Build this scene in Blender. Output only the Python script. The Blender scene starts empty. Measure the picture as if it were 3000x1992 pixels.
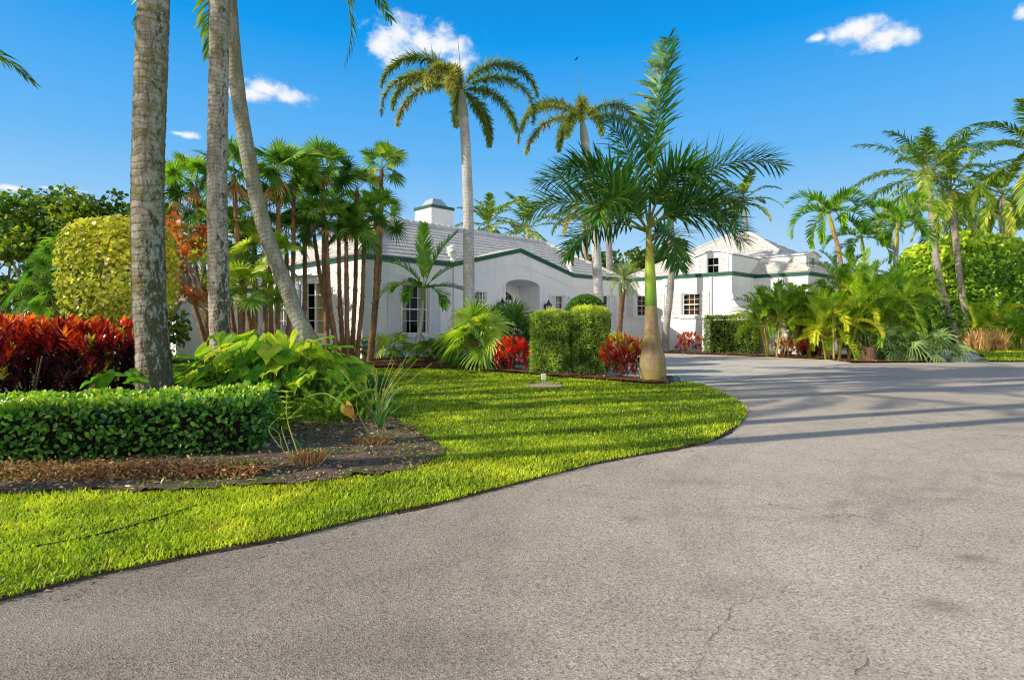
import bpy, math, random
import numpy as np
from mathutils import Vector
from mathutils.geometry import tessellate_polygon
rng = np.random.default_rng(11)
random.seed(5)
sc = bpy.context.scene
COL = sc.collection
PI = math.pi
R = math.radians

# ---------------------------------------------------------------- survey of the site
# eye height 1.35 m, camera looking along +Y; sight lines measured on the photograph give x and z once the distance Y is known
EYE, FOC, PX, PY = 1.35, 1700.0, 1500.0, 952.0
def at(px, py, Y):
    return np.array([(px - PX) / FOC * Y, Y, EYE + (PY - py) / FOC * Y])
def gx(px, Y):
    return (px - PX) / FOC * Y

def nrm(a):
    a = np.asarray(a, float)
    return a / np.maximum(np.linalg.norm(a, axis=-1, keepdims=True), 1e-9)

def vnoise(x, y, seed=0):
    """smooth value noise, numpy"""
    xi, yi = np.floor(x).astype(int), np.floor(y).astype(int)
    xf, yf = x - xi, y - yi
    u, v = xf * xf * (3 - 2 * xf), yf * yf * (3 - 2 * yf)
    def h(a, b):
        n = np.sin(a * 127.1 + b * 311.7 + seed * 74.7) * 43758.5453
        return n - np.floor(n)
    return (h(xi, yi) * (1 - u) + h(xi + 1, yi) * u) * (1 - v) + (h(xi, yi + 1) * (1 - u) + h(xi + 1, yi + 1) * u) * v

def inside(px, py, loop):
    loop = np.asarray(loop, float)
    px, py = np.asarray(px, float), np.asarray(py, float)
    c = np.zeros(px.shape, bool)
    j = len(loop) - 1
    for i in range(len(loop)):
        xi, yi = loop[i]; xj, yj = loop[j]
        if yi != yj:
            c ^= ((yi > py) != (yj > py)) & (px < (xj - xi) * (py - yi) / (yj - yi) + xi)
        j = i
    return c

# ---------------------------------------------------------------- objects
def tag(o, label=None, cat=None, group=None, kind=None):
    if label: o['label'] = label
    if cat: o['category'] = cat
    if group: o['group'] = group
    if kind: o['kind'] = kind
    return o
def thing(name, label, cat, loc=(0, 0, 0), group=None):
    o = bpy.data.objects.new(name, None)
    o.empty_display_size = .3
    o.location = [float(v) for v in loc]
    COL.objects.link(o)
    return tag(o, label, cat, group)
def wloc(o):
    v = np.zeros(3)
    while o is not None:
        v += np.array(o.location); o = o.parent
    return v

class MB:
    """collects faces in world coordinates; build() makes ONE mesh object"""
    def __init__(s):
        s.v, s.h, s.F, s.n = [], [], [], 0
    def add(s, verts, faces, var=.5, mi=0, h=0.):
        verts = np.asarray(verts, float).reshape(-1, 3)
        faces = np.asarray(faces, int)
        if faces.ndim == 1: faces = faces[None]
        s.v.append(verts)
        s.h.append(np.broadcast_to(np.asarray(h, float), (len(verts),)))
        s.F.append((faces + s.n, np.broadcast_to(np.asarray(var, float), (len(faces),)), np.broadcast_to(np.asarray(mi, int), (len(faces),))))
        s.n += len(verts)
    def build(s, name, mats, parent=None, loc=None, smooth=False):
        if not isinstance(mats, (list, tuple)): mats = [mats]
        v = np.concatenate(s.v); off = np.zeros(3)
        if parent is not None: off = wloc(parent)
        if loc is not None: off = off + np.asarray(loc, float)
        me = bpy.data.meshes.new(name)
        me.vertices.add(len(v)); me.vertices.foreach_set('co', (v - off).astype(np.float32).ravel())
        idx = np.concatenate([f.ravel() for f, _, _ in s.F])
        tot = np.concatenate([np.full(len(f), f.shape[1]) for f, _, _ in s.F])
        st = np.concatenate([[0], np.cumsum(tot)[:-1]])
        me.loops.add(len(idx)); me.loops.foreach_set('vertex_index', idx.astype(np.int32))
        me.polygons.add(len(tot)); me.polygons.foreach_set('loop_start', st.astype(np.int32))
        me.polygons.foreach_set('material_index', np.concatenate([m for _, _, m in s.F]).astype(np.int32))
        me.polygons.foreach_set('use_smooth', np.full(len(tot), bool(smooth)))
        a = me.attributes.new('var', 'FLOAT', 'FACE'); a.data.foreach_set('value', np.concatenate([w for _, w, _ in s.F]).astype(np.float32))
        a = me.attributes.new('h', 'FLOAT', 'POINT'); a.data.foreach_set('value', np.concatenate(s.h).astype(np.float32))
        me.update(calc_edges=True)
        for m in mats: me.materials.append(m)
        o = bpy.data.objects.new(name, me); COL.objects.link(o)
        if parent is not None: o.parent = parent
        if loc is not None: o.location = [float(q) for q in loc]
        return o
    # -- shapes
    def box8(s, p, **k):
        s.add(p, [[0, 3, 2, 1], [4, 5, 6, 7], [0, 1, 5, 4], [1, 2, 6, 5], [2, 3, 7, 6], [3, 0, 4, 7]], **k)
    def box(s, x0, x1, y0, y1, z0, z1, **k):
        s.box8([(x0, y0, z0), (x1, y0, z0), (x1, y1, z0), (x0, y1, z0), (x0, y0, z1), (x1, y0, z1), (x1, y1, z1), (x0, y1, z1)], **k)
    def tube(s, pts, rad, k=8, mi=0, var=.5, cap=True, squash=1.):
        pts = np.asarray(pts, float); n = len(pts)
        rad = np.broadcast_to(np.asarray(rad, float), (n,))
        d = nrm(np.gradient(pts, axis=0))
        ref = np.array([0., 0, 1]) if abs(d[0, 2]) < .9 else np.array([0., 1, 0])
        a = nrm(np.cross(ref, d[0])); A = [a]
        for i in range(1, n):
            a = a - d[i] * np.dot(a, d[i]); a = a / max(np.linalg.norm(a), 1e-9); A.append(a)
        A = np.array(A); Bv = np.cross(d, A)
        th = np.arange(k) * 2 * PI / k
        V = pts[:, None] + rad[:, None, None] * (np.cos(th)[None, :, None] * A[:, None] + squash * np.sin(th)[None, :, None] * Bv[:, None])
        L = np.concatenate([[0], np.cumsum(np.linalg.norm(np.diff(pts, axis=0), axis=1))])
        i, j = np.meshgrid(np.arange(n - 1), np.arange(k), indexing='ij')
        q = np.stack([i * k + j, i * k + (j + 1) % k, (i + 1) * k + (j + 1) % k, (i + 1) * k + j], -1).reshape(-1, 4)
        s.add(V.reshape(-1, 3), q, var=var, mi=mi, h=np.repeat(L, k))
        if cap and k > 2:
            for r0, c in ((0, pts[0]), (n - 1, pts[-1])):
                s.add(np.vstack([V[r0], c[None]]), [[jj, (jj + 1) % k, k] for jj in range(k)], var=var, mi=mi, h=L[r0])
    def lathe(s, c, prof, k=16, mi=0, var=.5):
        prof = np.asarray(prof, float); n = len(prof); th = np.arange(k) * 2 * PI / k
        V = np.stack([prof[:, :1] * np.cos(th), prof[:, :1] * np.sin(th), np.repeat(prof[:, 1:], k, 1)], -1) + np.asarray(c, float)
        i, j = np.meshgrid(np.arange(n - 1), np.arange(k), indexing='ij')
        q = np.stack([i * k + j, i * k + (j + 1) % k, (i + 1) * k + (j + 1) % k, (i + 1) * k + j], -1).reshape(-1, 4)
        s.add(V.reshape(-1, 3), q, var=var, mi=mi)
    def scatter(s, tmpl, P, X, Z, S, var=.5, mi=0):
        """copies of a leaf template: P positions, X leaf direction, Z leaf upper side, S size (N) or (N,3)"""
        tv, tf, th = tmpl
        P, X = np.asarray(P, float), nrm(X); N = len(P)
        Y = nrm(np.cross(Z, X)); Zz = np.cross(X, Y)
        S = np.asarray(S, float)
        if S.ndim == 0: S = np.full(N, float(S))
        if S.ndim == 1: S = np.repeat(S[:, None], 3, 1)
        L = tv[None] * S[:, None, :]
        V = P[:, None] + L[..., :1] * X[:, None] + L[..., 1:2] * Y[:, None] + L[..., 2:] * Zz[:, None]
        m = len(tv)
        F = (tf[None] + (np.arange(N) * m)[:, None, None]).reshape(-1, tf.shape[1])
        var = np.broadcast_to(np.asarray(var, float), (N,)); mi = np.broadcast_to(np.asarray(mi, int), (N,))
        s.add(V.reshape(-1, 3), F, var=np.repeat(var, len(tf)), mi=np.repeat(mi, len(tf)), h=np.tile(th, N))

def T(verts, faces):
    v = np.array(verts, float); return v, np.array(faces), np.clip(v[:, 0], 0, 1)
LEAF = T([(0, 0, 0), (.42, .24, .07), (.5, 0, 0), (.42, -.24, .07), (1, 0, -.10)], [[0, 2, 4, 1], [0, 3, 4, 2]])
OVAL = T([(0, 0, 0), (.3, .27, .05), (.75, .26, .03), (1, 0, -.05), (.75, -.26, .03), (.3, -.27, .05)], [[0, 3, 2, 1], [0, 5, 4, 3]])
ROUND = T([(0, 0, 0), (.3, .5, .06), (.8, .46, .04), (1, 0, 0), (.8, -.46, .04), (.3, -.5, .06)], [[0, 3, 2, 1], [0, 5, 4, 3]])
LANCE = T([(0, .02, 0), (0, -.02, 0), (.35, .13, .05), (.35, -.13, .05), (.7, .12, .04), (.7, -.12, .04), (1, .01, -.06), (1, -.01, -.06)], [[0, 1, 3, 2], [2, 3, 5, 4], [4, 5, 7, 6]])
NARROW = T([(0, .03, 0), (0, -.03, 0), (.5, .06, .03), (.5, -.06, .03), (1, .005, -.1), (1, -.005, -.1)], [[0, 1, 3, 2], [2, 3, 5, 4]])

def rdir(n, up=0.):
    d = nrm(rng.normal(size=(n, 3))); d[:, 2] += up
    return nrm(d)
def path(pts, step=.15):
    pts = np.asarray(pts, float)
    P = np.vstack([2 * pts[0] - pts[1], pts, 2 * pts[-1] - pts[-2]])
    out = []
    for i in range(1, len(P) - 2):
        n = max(2, int(np.linalg.norm(P[i + 1] - P[i]) / step))
        t = np.linspace(0, 1, n, endpoint=False)[:, None]
        out.append(.5 * (2 * P[i] + (P[i + 1] - P[i - 1]) * t + (2 * P[i - 1] - 5 * P[i] + 4 * P[i + 1] - P[i + 2]) * t * t + (3 * P[i] - P[i - 1] - 3 * P[i + 1] + P[i + 2]) * t ** 3))
    return np.vstack(out + [pts[-1:]])

# ---------------------------------------------------------------- materials
class G:
    def __init__(s, name):
        s.m = bpy.data.materials.new(name); s.m.use_nodes = True
        s.nt = s.m.node_tree; s.nt.nodes.clear()
        s.out = s.nt.nodes.new('ShaderNodeOutputMaterial')
    def n(s, typ, props=None, **inp):
        nd = s.nt.nodes.new('ShaderNode' + typ)
        for k, v in (props or {}).items(): setattr(nd, k, v)
        for k, v in inp.items():
            sock = nd.inputs[int(k[1:])] if k[0] == 'i' and k[1:].isdigit() else nd.inputs[k.replace('_', ' ')]
            if isinstance(v, bpy.types.NodeSocket): s.nt.links.new(v, sock)
            else:
                try: sock.default_value = v
                except Exception: sock.default_value = (*v, 1.) if len(v) == 3 else v
        return nd
    def co(s): return s.n('TexCoord').outputs['Object']
    def map(s, v, scale=(1, 1, 1), loc=(0, 0, 0)): return s.n('Mapping', Vector=v, Scale=scale, Location=loc).outputs[0]
    def noise(s, v, scale, detail=4, rough=.55, dist=0.): return s.n('TexNoise', Vector=v, Scale=scale, Detail=detail, Roughness=rough, Distortion=dist).outputs['Fac']
    def attr(s, name): return s.n('Attribute', {'attribute_name': name}).outputs['Fac']
    def ramp(s, fac, stops, interp='LINEAR'):
        nd = s.n('ValToRGB', Fac=fac); cr = nd.color_ramp; cr.interpolation = interp
        while len(cr.elements) < len(stops): cr.elements.new(.5)
        for e, (p, c) in zip(cr.elements, stops):
            e.position = p; e.color = (*c, 1.) if not np.isscalar(c) else (c, c, c, 1.)
        return nd.outputs[0]
    def mix(s, f, a, b, mode='MIX'):
        nd = s.n('MixRGB', {'blend_type': mode}, Fac=f); 
        for k, v in ((1, a), (2, b)):
            if isinstance(v, bpy.types.NodeSocket): s.nt.links.new(v, nd.inputs[k])
            else: nd.inputs[k].default_value = (*v, 1.)
        return nd.outputs[0]
    def math(s, op, a, b=0., clamp=False): return s.n('Math', {'operation': op, 'use_clamp': clamp}, i0=a, i1=b).outputs[0]
    def bump(s, h, strength=.5, dist=.02): return s.n('Bump', Height=h, Strength=strength, Distance=dist).outputs[0]
    def bsdf(s, col, rough=.6, spec=.3, normal=None, **k):
        nd = s.n('BsdfPrincipled', **{'Base_Color': col, 'Roughness': rough, 'Specular_IOR_Level': spec, **k})
        if normal is not None: s.nt.links.new(normal, nd.inputs['Normal'])
        return nd.outputs[0]
    def done(s, sh):
        s.nt.links.new(sh, s.out.inputs['Surface']); return s.m

def sr(*c):
    """a colour given as 0-255 sRGB"""
    f = lambda v: v / 12.92 if v <= .04045 else ((v + .055) / 1.055) ** 2.4
    return tuple(f(v / 255.) for v in c)

LEAFK = 2.0
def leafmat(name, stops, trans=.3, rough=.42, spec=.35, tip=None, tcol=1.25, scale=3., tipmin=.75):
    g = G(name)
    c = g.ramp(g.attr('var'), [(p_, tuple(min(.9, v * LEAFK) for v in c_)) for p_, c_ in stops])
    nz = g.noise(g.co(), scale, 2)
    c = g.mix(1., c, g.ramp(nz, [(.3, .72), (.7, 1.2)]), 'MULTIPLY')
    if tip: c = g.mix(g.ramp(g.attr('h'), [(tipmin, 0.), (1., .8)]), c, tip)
    b = g.bsdf(c, rough, spec)
    tc = g.mix(1., c, (tcol * 1.1, tcol * 1.25, tcol * .55), 'MULTIPLY')
    t = g.n('BsdfTranslucent', Color=tc).outputs[0]
    return g.done(g.n('MixShader', Fac=min(.55, trans * 1.25), i1=b, i2=t).outputs[0])
def plain(name, col, rough=.6, spec=.3, var=.12, scale=4., metal=0., bump=0.):
    g = G(name); co = g.co()
    c = g.mix(1., col, g.ramp(g.noise(co, scale, 5), [(.25, 1 - var), (.75, 1 + var * .6)]), 'MULTIPLY')
    nm = g.bump(g.noise(co, scale * 12, 4), bump, .01) if bump else None
    return g.done(g.bsdf(c, rough, spec, nm, Metallic=metal))
def barkmat(name, light, dark, moss=None, lichen=None, pitch=.09, ring=.5, holes=False, mossdir=(1, .3), bands=False):
    g = G(name); co = g.co(); h = g.attr('h')
    wob = g.math('MULTIPLY', g.noise(g.map(co, (4, 4, 2.2)), 1., 4), .22)
    hh = g.math('ADD', h, wob)
    band = g.math('PINGPONG', g.math('DIVIDE', hh, pitch), .5)
    fr = g.noise(g.map(co, (34, 34, 5)), 1., 5, .65)
    big = g.noise(g.map(co, (3, 3, 2.2)), 1., 4, .6)
    c = g.mix(g.ramp(g.math('ADD', g.math('MULTIPLY', fr, .6), g.math('MULTIPLY', big, .5)), [(.41, 0.), (.62, 1.)]), dark, light)
    c = g.mix(g.math('MULTIPLY', g.ramp(band, [(0, 1.), (.16, .0)]), g.math('MULTIPLY', g.ramp(g.noise(g.map(co, (7, 7, 4)), 1., 3), [(.35, .0), (.65, 1.)]), ring)), c, [v * .35 for v in dark])
    if moss:
        geo = g.n('NewGeometry').outputs['Normal']
        dt = g.n('VectorMath', {'operation': 'DOT_PRODUCT'}, i0=geo, i1=(mossdir[0], mossdir[1], 0)).outputs['Value']
        m = g.ramp(g.math('ADD', g.math('MULTIPLY', g.noise(g.map(co, (5, 5, 2.6)), 1., 6, .7), 1.), g.math('MULTIPLY', dt, .12)), [(.5, 0.), (.64, .8)])
        c = g.mix(m, c, moss)
    if bands:
        b1 = g.noise(g.n('CombineXYZ', X=0., Y=0., Z=g.math('MULTIPLY', hh, 4.2)).outputs[0], 1., 2)
        b1 = g.math('ADD', g.math('MULTIPLY', b1, .75), g.math('MULTIPLY', g.noise(g.map(co, (6, 6, 3), (4, 1, 2)), 1., 6, .72), .42))
        c = g.mix(g.ramp(b1, [(.56, 0.), (.66, .88)]), c, moss)
        c = g.mix(g.ramp(b1, [(.40, .75), (.50, 0.)]), c, (.52, .50, .47))
    if lichen:
        geo = g.n('NewGeometry').outputs['Normal']
        dt = g.n('VectorMath', {'operation': 'DOT_PRODUCT'}, i0=geo, i1=(.8, -.45, 0)).outputs['Value']
        low = g.ramp(h, [(0, 1.), (.28, .55), (.55, 0.)]) if False else g.n('MapRange', Value=h, From_Min=0., From_Max=3.4, To_Min=1., To_Max=0.).outputs[0]
        k = g.math('ADD', g.math('MULTIPLY', dt, .34), g.math('MULTIPLY', low, .16))
        k = g.math('ADD', k, g.math('MULTIPLY', g.noise(co, 15, 6, .75), .66))
        c = g.mix(g.ramp(k, [(.62, 0.), (.70, .85)]), c, lichen)
        k2 = g.math('ADD', g.math('ADD', g.math('MULTIPLY', low, .17), g.math('MULTIPLY', dt, .17)), g.math('MULTIPLY', g.noise(g.map(co, (16, 16, 7), (7, 3, 1)), 1., 6, .75), .8))
        c = g.mix(g.ramp(k2, [(.575, 0.), (.64, .88)]), c, (.045, .036, .016))
    if holes:
        vz = g.n('TexVoronoi', Vector=g.map(co, (17, 17, 9)), Scale=1.).outputs['Distance']
        c = g.mix(g.math('MULTIPLY', g.ramp(vz, [(.10, 1.), (.17, 0.)]), g.ramp(big, [(.42, 0.), (.5, .95)])), c, (.012, .009, .006))
    hgt = g.math('ADD', g.math('MULTIPLY', g.ramp(band, [(0, 0.), (.2, 1.)]), .8), g.math('MULTIPLY', fr, .7))
    return g.done(g.bsdf(c, .85, .15, g.bump(hgt, .8, .012)))
# ---------------------------------------------------------------- camera, sun, sky
cam = bpy.data.cameras.new('camera'); cam.sensor_width = 36; cam.lens = FOC / 3000 * 36
cam.shift_y = -(996 - PY) / 3000.; cam.clip_start = .05; cam.clip_end = 3000
co_ = bpy.data.objects.new('camera', cam); COL.objects.link(co_)
co_.location = (0, 0, EYE); co_.rotation_euler = (R(90), 0, 0); sc.camera = co_
SUN_EL, SUN_AZ = R(25.5), R(252.)          # azimuth from +Y clockwise: the sun stands behind the left shoulder
sdir = Vector((math.sin(SUN_AZ) * math.cos(SUN_EL), math.cos(SUN_AZ) * math.cos(SUN_EL), math.sin(SUN_EL)))
sl = bpy.data.lights.new('sun', 'SUN'); sl.energy = 5.; sl.angle = R(.5); sl.color = (1., .915, .77)
so = bpy.data.objects.new('sun', sl); COL.objects.link(so)
so.location = sdir * 60; so.rotation_euler = sdir.to_track_quat('Z', 'Y').to_euler()

w = bpy.data.worlds.new('World'); sc.world = w; w.use_nodes = True
nt = w.node_tree; nt.nodes.clear()
wo = nt.nodes.new('ShaderNodeOutputWorld'); bg = nt.nodes.new('ShaderNodeBackground'); nt.links.new(bg.outputs[0], wo.inputs[0])
sky = nt.nodes.new('ShaderNodeTexSky'); sky.sky_type = 'NISHITA'; sky.sun_disc = False
sky.sun_elevation = SUN_EL; sky.sun_rotation = SUN_AZ; sky.air_density = 1.; sky.dust_density = .4; sky.ozone_density = 2.2
def wn(t, **k):
    nd = nt.nodes.new('ShaderNode' + t)
    for a, v in k.items():
        if a[0] == 'i' and a[1:].isdigit():
            s_ = nd.inputs[int(a[1:])]
            if isinstance(v, bpy.types.NodeSocket): nt.links.new(v, s_)
            else: s_.default_value = v
        else: setattr(nd, a, v)
    return nd
hs0 = wn('HueSaturation', i1=1.2, i2=1.1, i4=sky.outputs[0])
tc = wn('TexCoord').outputs['Generated']
sep = wn('SeparateXYZ', i0=tc)
az = wn('Math', operation='ARCTAN2', i0=sep.outputs[0], i1=sep.outputs[1]).outputs[0]
el = wn('Math', operation='ARCSINE', i0=sep.outputs[2]).outputs[0]
gr = wn('ValToRGB', i0=wn('MapRange', i0=el, i1=-.02, i2=1.0, i3=0., i4=1.).outputs[0])
cr = gr.color_ramp
for _ in range(4): cr.elements.new(.5)
for e_, (p_, c_) in zip(cr.elements, ((0., (.60, .79, .95)), (.12, (.45, .71, .96)), (.28, (.15, .50, .95)), (.46, (.004, .34, .90)), (.66, (.004, .16, .5)), (1., (.003, .08, .30)))):
    e_.position = p_; e_.color = (*c_, 1)
gr10 = wn('VectorMath', operation='SCALE', i0=gr.outputs[0], i3=10.).outputs[0]
dsun = wn('VectorMath', operation='DOT_PRODUCT', i0=tc, i1=tuple(sdir)).outputs['Value']
glow = wn('MapRange', interpolation_type='SMOOTHSTEP', i0=dsun, i1=.45, i2=1.0, i3=0., i4=.9).outputs[0]
base = wn('MixRGB', i0=.95, i1=hs0.outputs[0], i2=gr10).outputs[0]
hs1 = wn('MixRGB', i0=glow, i1=base, i2=(4.6, 4.6, 4.6, 1)).outputs[0]
# white band added low in the sky behind the camera, filling shaded walls
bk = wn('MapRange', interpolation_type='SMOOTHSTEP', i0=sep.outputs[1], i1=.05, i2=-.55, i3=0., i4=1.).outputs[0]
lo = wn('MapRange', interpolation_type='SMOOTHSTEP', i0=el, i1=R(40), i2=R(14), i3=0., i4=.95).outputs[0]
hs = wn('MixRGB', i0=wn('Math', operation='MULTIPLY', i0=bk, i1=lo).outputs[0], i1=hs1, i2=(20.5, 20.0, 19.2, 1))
# small fair-weather clouds: patches of direction (azimuth, elevation), edges broken by noise
ae = wn('CombineXYZ', i0=az, i1=el).outputs[0]
def azel(px, py):
    x, z = (px - PX) / FOC, (PY - py) / FOC
    return math.atan2(x, 1), math.atan2(z, math.hypot(x, 1))
CLOUDS = [(1175, 105, 95, 70), (1130, 130, 70, 55), (1150, 175, 45, 40), (1300, 130, 95, 58), (1240, 120, 80, 50), (1345, 190, 55, 45),
          (790, 262, 85, 36), (845, 285, 75, 28), (745, 280, 80, 26), (700, 268, 60, 14), (2520, 85, 105, 48), (2585, 110, 95, 45), (2470, 100, 70, 30), (2660, 105, 55, 32), (2400, 112, 40, 12),
          (548, 398, 42, 13), (525, 392, 30, 7), (2995, 35, 30, 32), (40, 552, 70, 12), (190, 556, 90, 5)]
cur = None
for (px, py, rx, ry) in CLOUDS:
    a0, e0 = azel(px, py); a1, _ = azel(px + rx, py); _, e1 = azel(px, py - ry)
    v = wn('VectorMath', operation='SUBTRACT', i0=ae, i1=(a0, e0, 0)).outputs[0]
    v = wn('VectorMath', operation='DIVIDE', i0=v, i1=(a1 - a0, e1 - e0, 1)).outputs[0]
    l = wn('VectorMath', operation='LENGTH', i0=v).outputs['Value']
    d = wn('Math', operation='SUBTRACT', i0=1., i1=l).outputs[0]
    cur = d if cur is None else wn('Math', operation='SMOOTH_MAX', i0=cur, i1=d, i2=.25).outputs[0]
n1 = wn('TexNoise', i0=wn('VectorMath', operation='MULTIPLY', i0=ae, i1=(30., 40., 1.)).outputs[0], i2=1., i3=8., i4=.62).outputs[0]
n2 = wn('Math', operation='MULTIPLY_ADD', i0=n1, i1=2.5, i2=-1.28).outputs[0]
dens = wn('Math', operation='ADD', i0=cur, i1=n2).outputs[0]
cm = wn('MapRange', interpolation_type='SMOOTHSTEP', i0=dens, i1=-.16, i2=.80, i3=0., i4=.98).outputs[0]
cshade = wn('MapRange', i0=dens, i1=.1, i2=1.0, i3=0., i4=1.).outputs[0]
ccol = wn('MixRGB', i0=cshade, i1=(6.6, 7.8, 9.6, 1), i2=(9.6, 9.7, 9.9, 1)).outputs[0]
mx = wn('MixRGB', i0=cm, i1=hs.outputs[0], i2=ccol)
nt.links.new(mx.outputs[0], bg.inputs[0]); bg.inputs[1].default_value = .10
sc.view_settings.view_transform = 'Standard'; sc.view_settings.look = 'None'; sc.view_settings.exposure = 0; sc.view_settings.gamma = 1
cy = sc.cycles
cy.max_bounces = 6; cy.diffuse_bounces = 3; cy.glossy_bounces = 2; cy.transmission_bounces = 4; cy.transparent_max_bounces = 6
cy.caustics_reflective = cy.caustics_refractive = False; cy.use_denoising = True; cy.sample_clamp_indirect = 6.
try: cy.denoiser = 'OPENIMAGEDENOISE'; cy.denoising_prefilter = 'ACCURATE'
except Exception: pass
cy.use_adaptive_sampling = True; cy.adaptive_threshold = .015; cy.filter_width = 1.1

# ---------------------------------------------------------------- setting: surfaces
def m_asphalt():
    g = G('asphalt'); co = g.co()
    fine = g.n('TexVoronoi', Vector=co, Scale=120.).outputs
    c = g.ramp(g.n('SeparateColor', Color=fine['Color']).outputs[0], [(0, (.27, .215, .16)), (.3, (.455, .385, .305)), (.75, (.555, .475, .38)), (.95, (.635, .555, .455)), (1, (.75, .67, .56))])
    st2 = g.n('TexVoronoi', Vector=co, Scale=52.).outputs
    c = g.mix(g.math('MULTIPLY', g.ramp(st2['Distance'], [(.12, 1.), (.30, 0.)]), g.ramp(g.n('SeparateColor', Color=st2['Color']).outputs[0], [(.60, 0.), (.64, .55)])), c, (.66, .60, .52))
    c = g.mix(g.math('MULTIPLY', g.ramp(st2['Distance'], [(.14, 1.), (.30, 0.)]), g.ramp(g.n('SeparateColor', Color=st2['Color']).outputs[1], [(.66, 0.), (.70, .6)])), c, (.14, .115, .095))
    big = g.noise(co, .35, 5, .6); mid = g.noise(co, 2.3, 5, .65)
    c = g.mix(1., c, g.ramp(big, [(.3, .92), (.55, 1.06), (.75, 1.14)]), 'MULTIPLY')
    c = g.mix(1., c, g.ramp(mid, [(.3, .92), (.6, 1.05)]), 'MULTIPLY')
    # darker tarmac towards the near left edge, paler to the right
    sx = g.n('SeparateXYZ', Vector=co).outputs
    lat = g.n('MapRange', Value=g.math('ADD', sx[0], g.math('MULTIPLY', big, 1.5)), From_Min=-1.2, From_Max=2.6, To_Min=.60, To_Max=1.10).outputs[0]
    c = g.mix(1., c, lat, 'MULTIPLY')
    # swept tyre arcs and hairline cracks
    wv = g.n('TexWave', {'wave_type': 'RINGS', 'rings_direction': 'Z'}, Vector=g.map(co, (1, 1, 1), (-6.2, -3.2, 0)), Scale=.22, Distortion=1.6, Detail=3., Detail_Scale=.6).outputs['Fac']
    c = g.mix(1., c, g.ramp(wv, [(.72, 1.), (.90, .93), (1., .98)]), 'MULTIPLY')
    warp = g.n('VectorMath', {'operation': 'ADD'}, i0=co, i1=g.n('VectorMath', {'operation': 'SCALE'}, i0=g.n('TexNoise', Vector=co, Scale=1.7, Detail=6., Roughness=.7).outputs['Color'], Scale=.9).outputs[0]).outputs[0]
    ck = g.n('TexVoronoi', {'feature': 'DISTANCE_TO_EDGE'}, Vector=warp, Scale=.34).outputs['Distance']
    ckm = g.math('MULTIPLY', g.ramp(ck, [(.0, 1.), (.004, 0.)]), g.ramp(g.noise(co, .55, 2), [(.50, 0.), (.58, .8)]))
    c = g.mix(ckm, c, (.03, .027, .024))
    wob = g.n('VectorMath', {'operation': 'ADD'}, i0=co, i1=g.n('VectorMath', {'operation': 'SCALE'}, i0=g.n('TexNoise', Vector=co, Scale=5., Detail=4., Roughness=.6).outputs['Color'], Scale=.22).outputs[0]).outputs[0]
    for (x, y, rx_, ry_, colr, k) in ((2.66, 3.35, .13, .09, (.16, .11, .06), .75), (2.06, 2.78, .16, .12, (.15, .115, .08), .7), (.84, 4.05, .13, .12, (.19, .15, .11), .55), (-.44, 2.42, .65, .30, (.17, .14, .115), .5), (4.6, 5.2, .3, .16, (.22, .18, .13), .5), (1.1, 3.0, .35, .2, (.22, .185, .15), .45), (6.5, 7.6, .8, .4, (.25, .21, .17), .5), (-1.9, 2.6, .8, .32, (.62, .57, .50), .35), (3.2, 9.0, .9, .5, (.24, .20, .165), .45), (1.5, 5.0, .5, .16, (.2, .165, .13), .4)):
        dv = g.n('VectorMath', {'operation': 'DIVIDE'}, i0=g.n('VectorMath', {'operation': 'SUBTRACT'}, i0=wob, i1=(x + .11, y + .11, .0)).outputs[0], i1=(rx_, ry_, 99.)).outputs[0]
        ln_ = g.n('VectorMath', {'operation': 'LENGTH'}, i0=dv).outputs['Value']
        c = g.mix(g.math('MULTIPLY', g.ramp(ln_, [(.25, 1.), (1., 0.)]), k * .6), c, colr)
    for (x, y, r_, k) in ((3.35, 3.55, .95, .42), (3.35, 3.55, 1.22, .34), (1.9, 6.9, 2.6, .30), (1.9, 6.9, 2.85, .25), (5.4, 5.0, 1.3, .3)):
        dl = g.n('VectorMath', {'operation': 'LENGTH'}, i0=g.n('VectorMath', {'operation': 'SUBTRACT'}, i0=co, i1=(x, y, 0.)).outputs[0]).outputs['Value']
        ring = g.ramp(g.math('ABSOLUTE', g.math('SUBTRACT', dl, r_)), [(.0, 1.), (.085, 0.)])
        c = g.mix(g.math('MULTIPLY', g.math('MULTIPLY', ring, k * .6), g.ramp(g.noise(co, 1.1, 3), [(.46, 0.), (.56, 1.)])), c, (.15, .125, .105))
    hgt = g.math('ADD', g.math('MULTIPLY', fine['Distance'], .8), g.noise(co, 160, 2))
    return g.done(g.bsdf(c, 1., .03, g.bump(hgt, .55, .006)))
def m_pavers():
    g = G('pavers'); co = g.co()
    rot = g.n('Mapping', Vector=co, Rotation=(0, 0, R(44.3))).outputs[0]
    br = g.n('TexBrick', {'offset': .5}, Vector=rot, Color1=(.70, .62, .51, 1), Color2=(.84, .755, .63, 1), Mortar=(.34, .30, .25, 1), Scale=1., Mortar_Size=.008, Mortar_Smooth=.2, Bias=-.1, Brick_Width=.24, Row_Height=.12)
    c = g.mix(1., br.outputs['Color'], g.ramp(g.noise(co, .7, 5), [(.3, .84), (.7, 1.1)]), 'MULTIPLY')
    c = g.mix(1., c, g.ramp(g.noise(co, 26, 3), [(.3, .88), (.7, 1.08)]), 'MULTIPLY')
    return g.done(g.bsdf(c, 1., .03, g.bump(g.math('SUBTRACT', 1., br.outputs['Fac']), .5, .008)))
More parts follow.
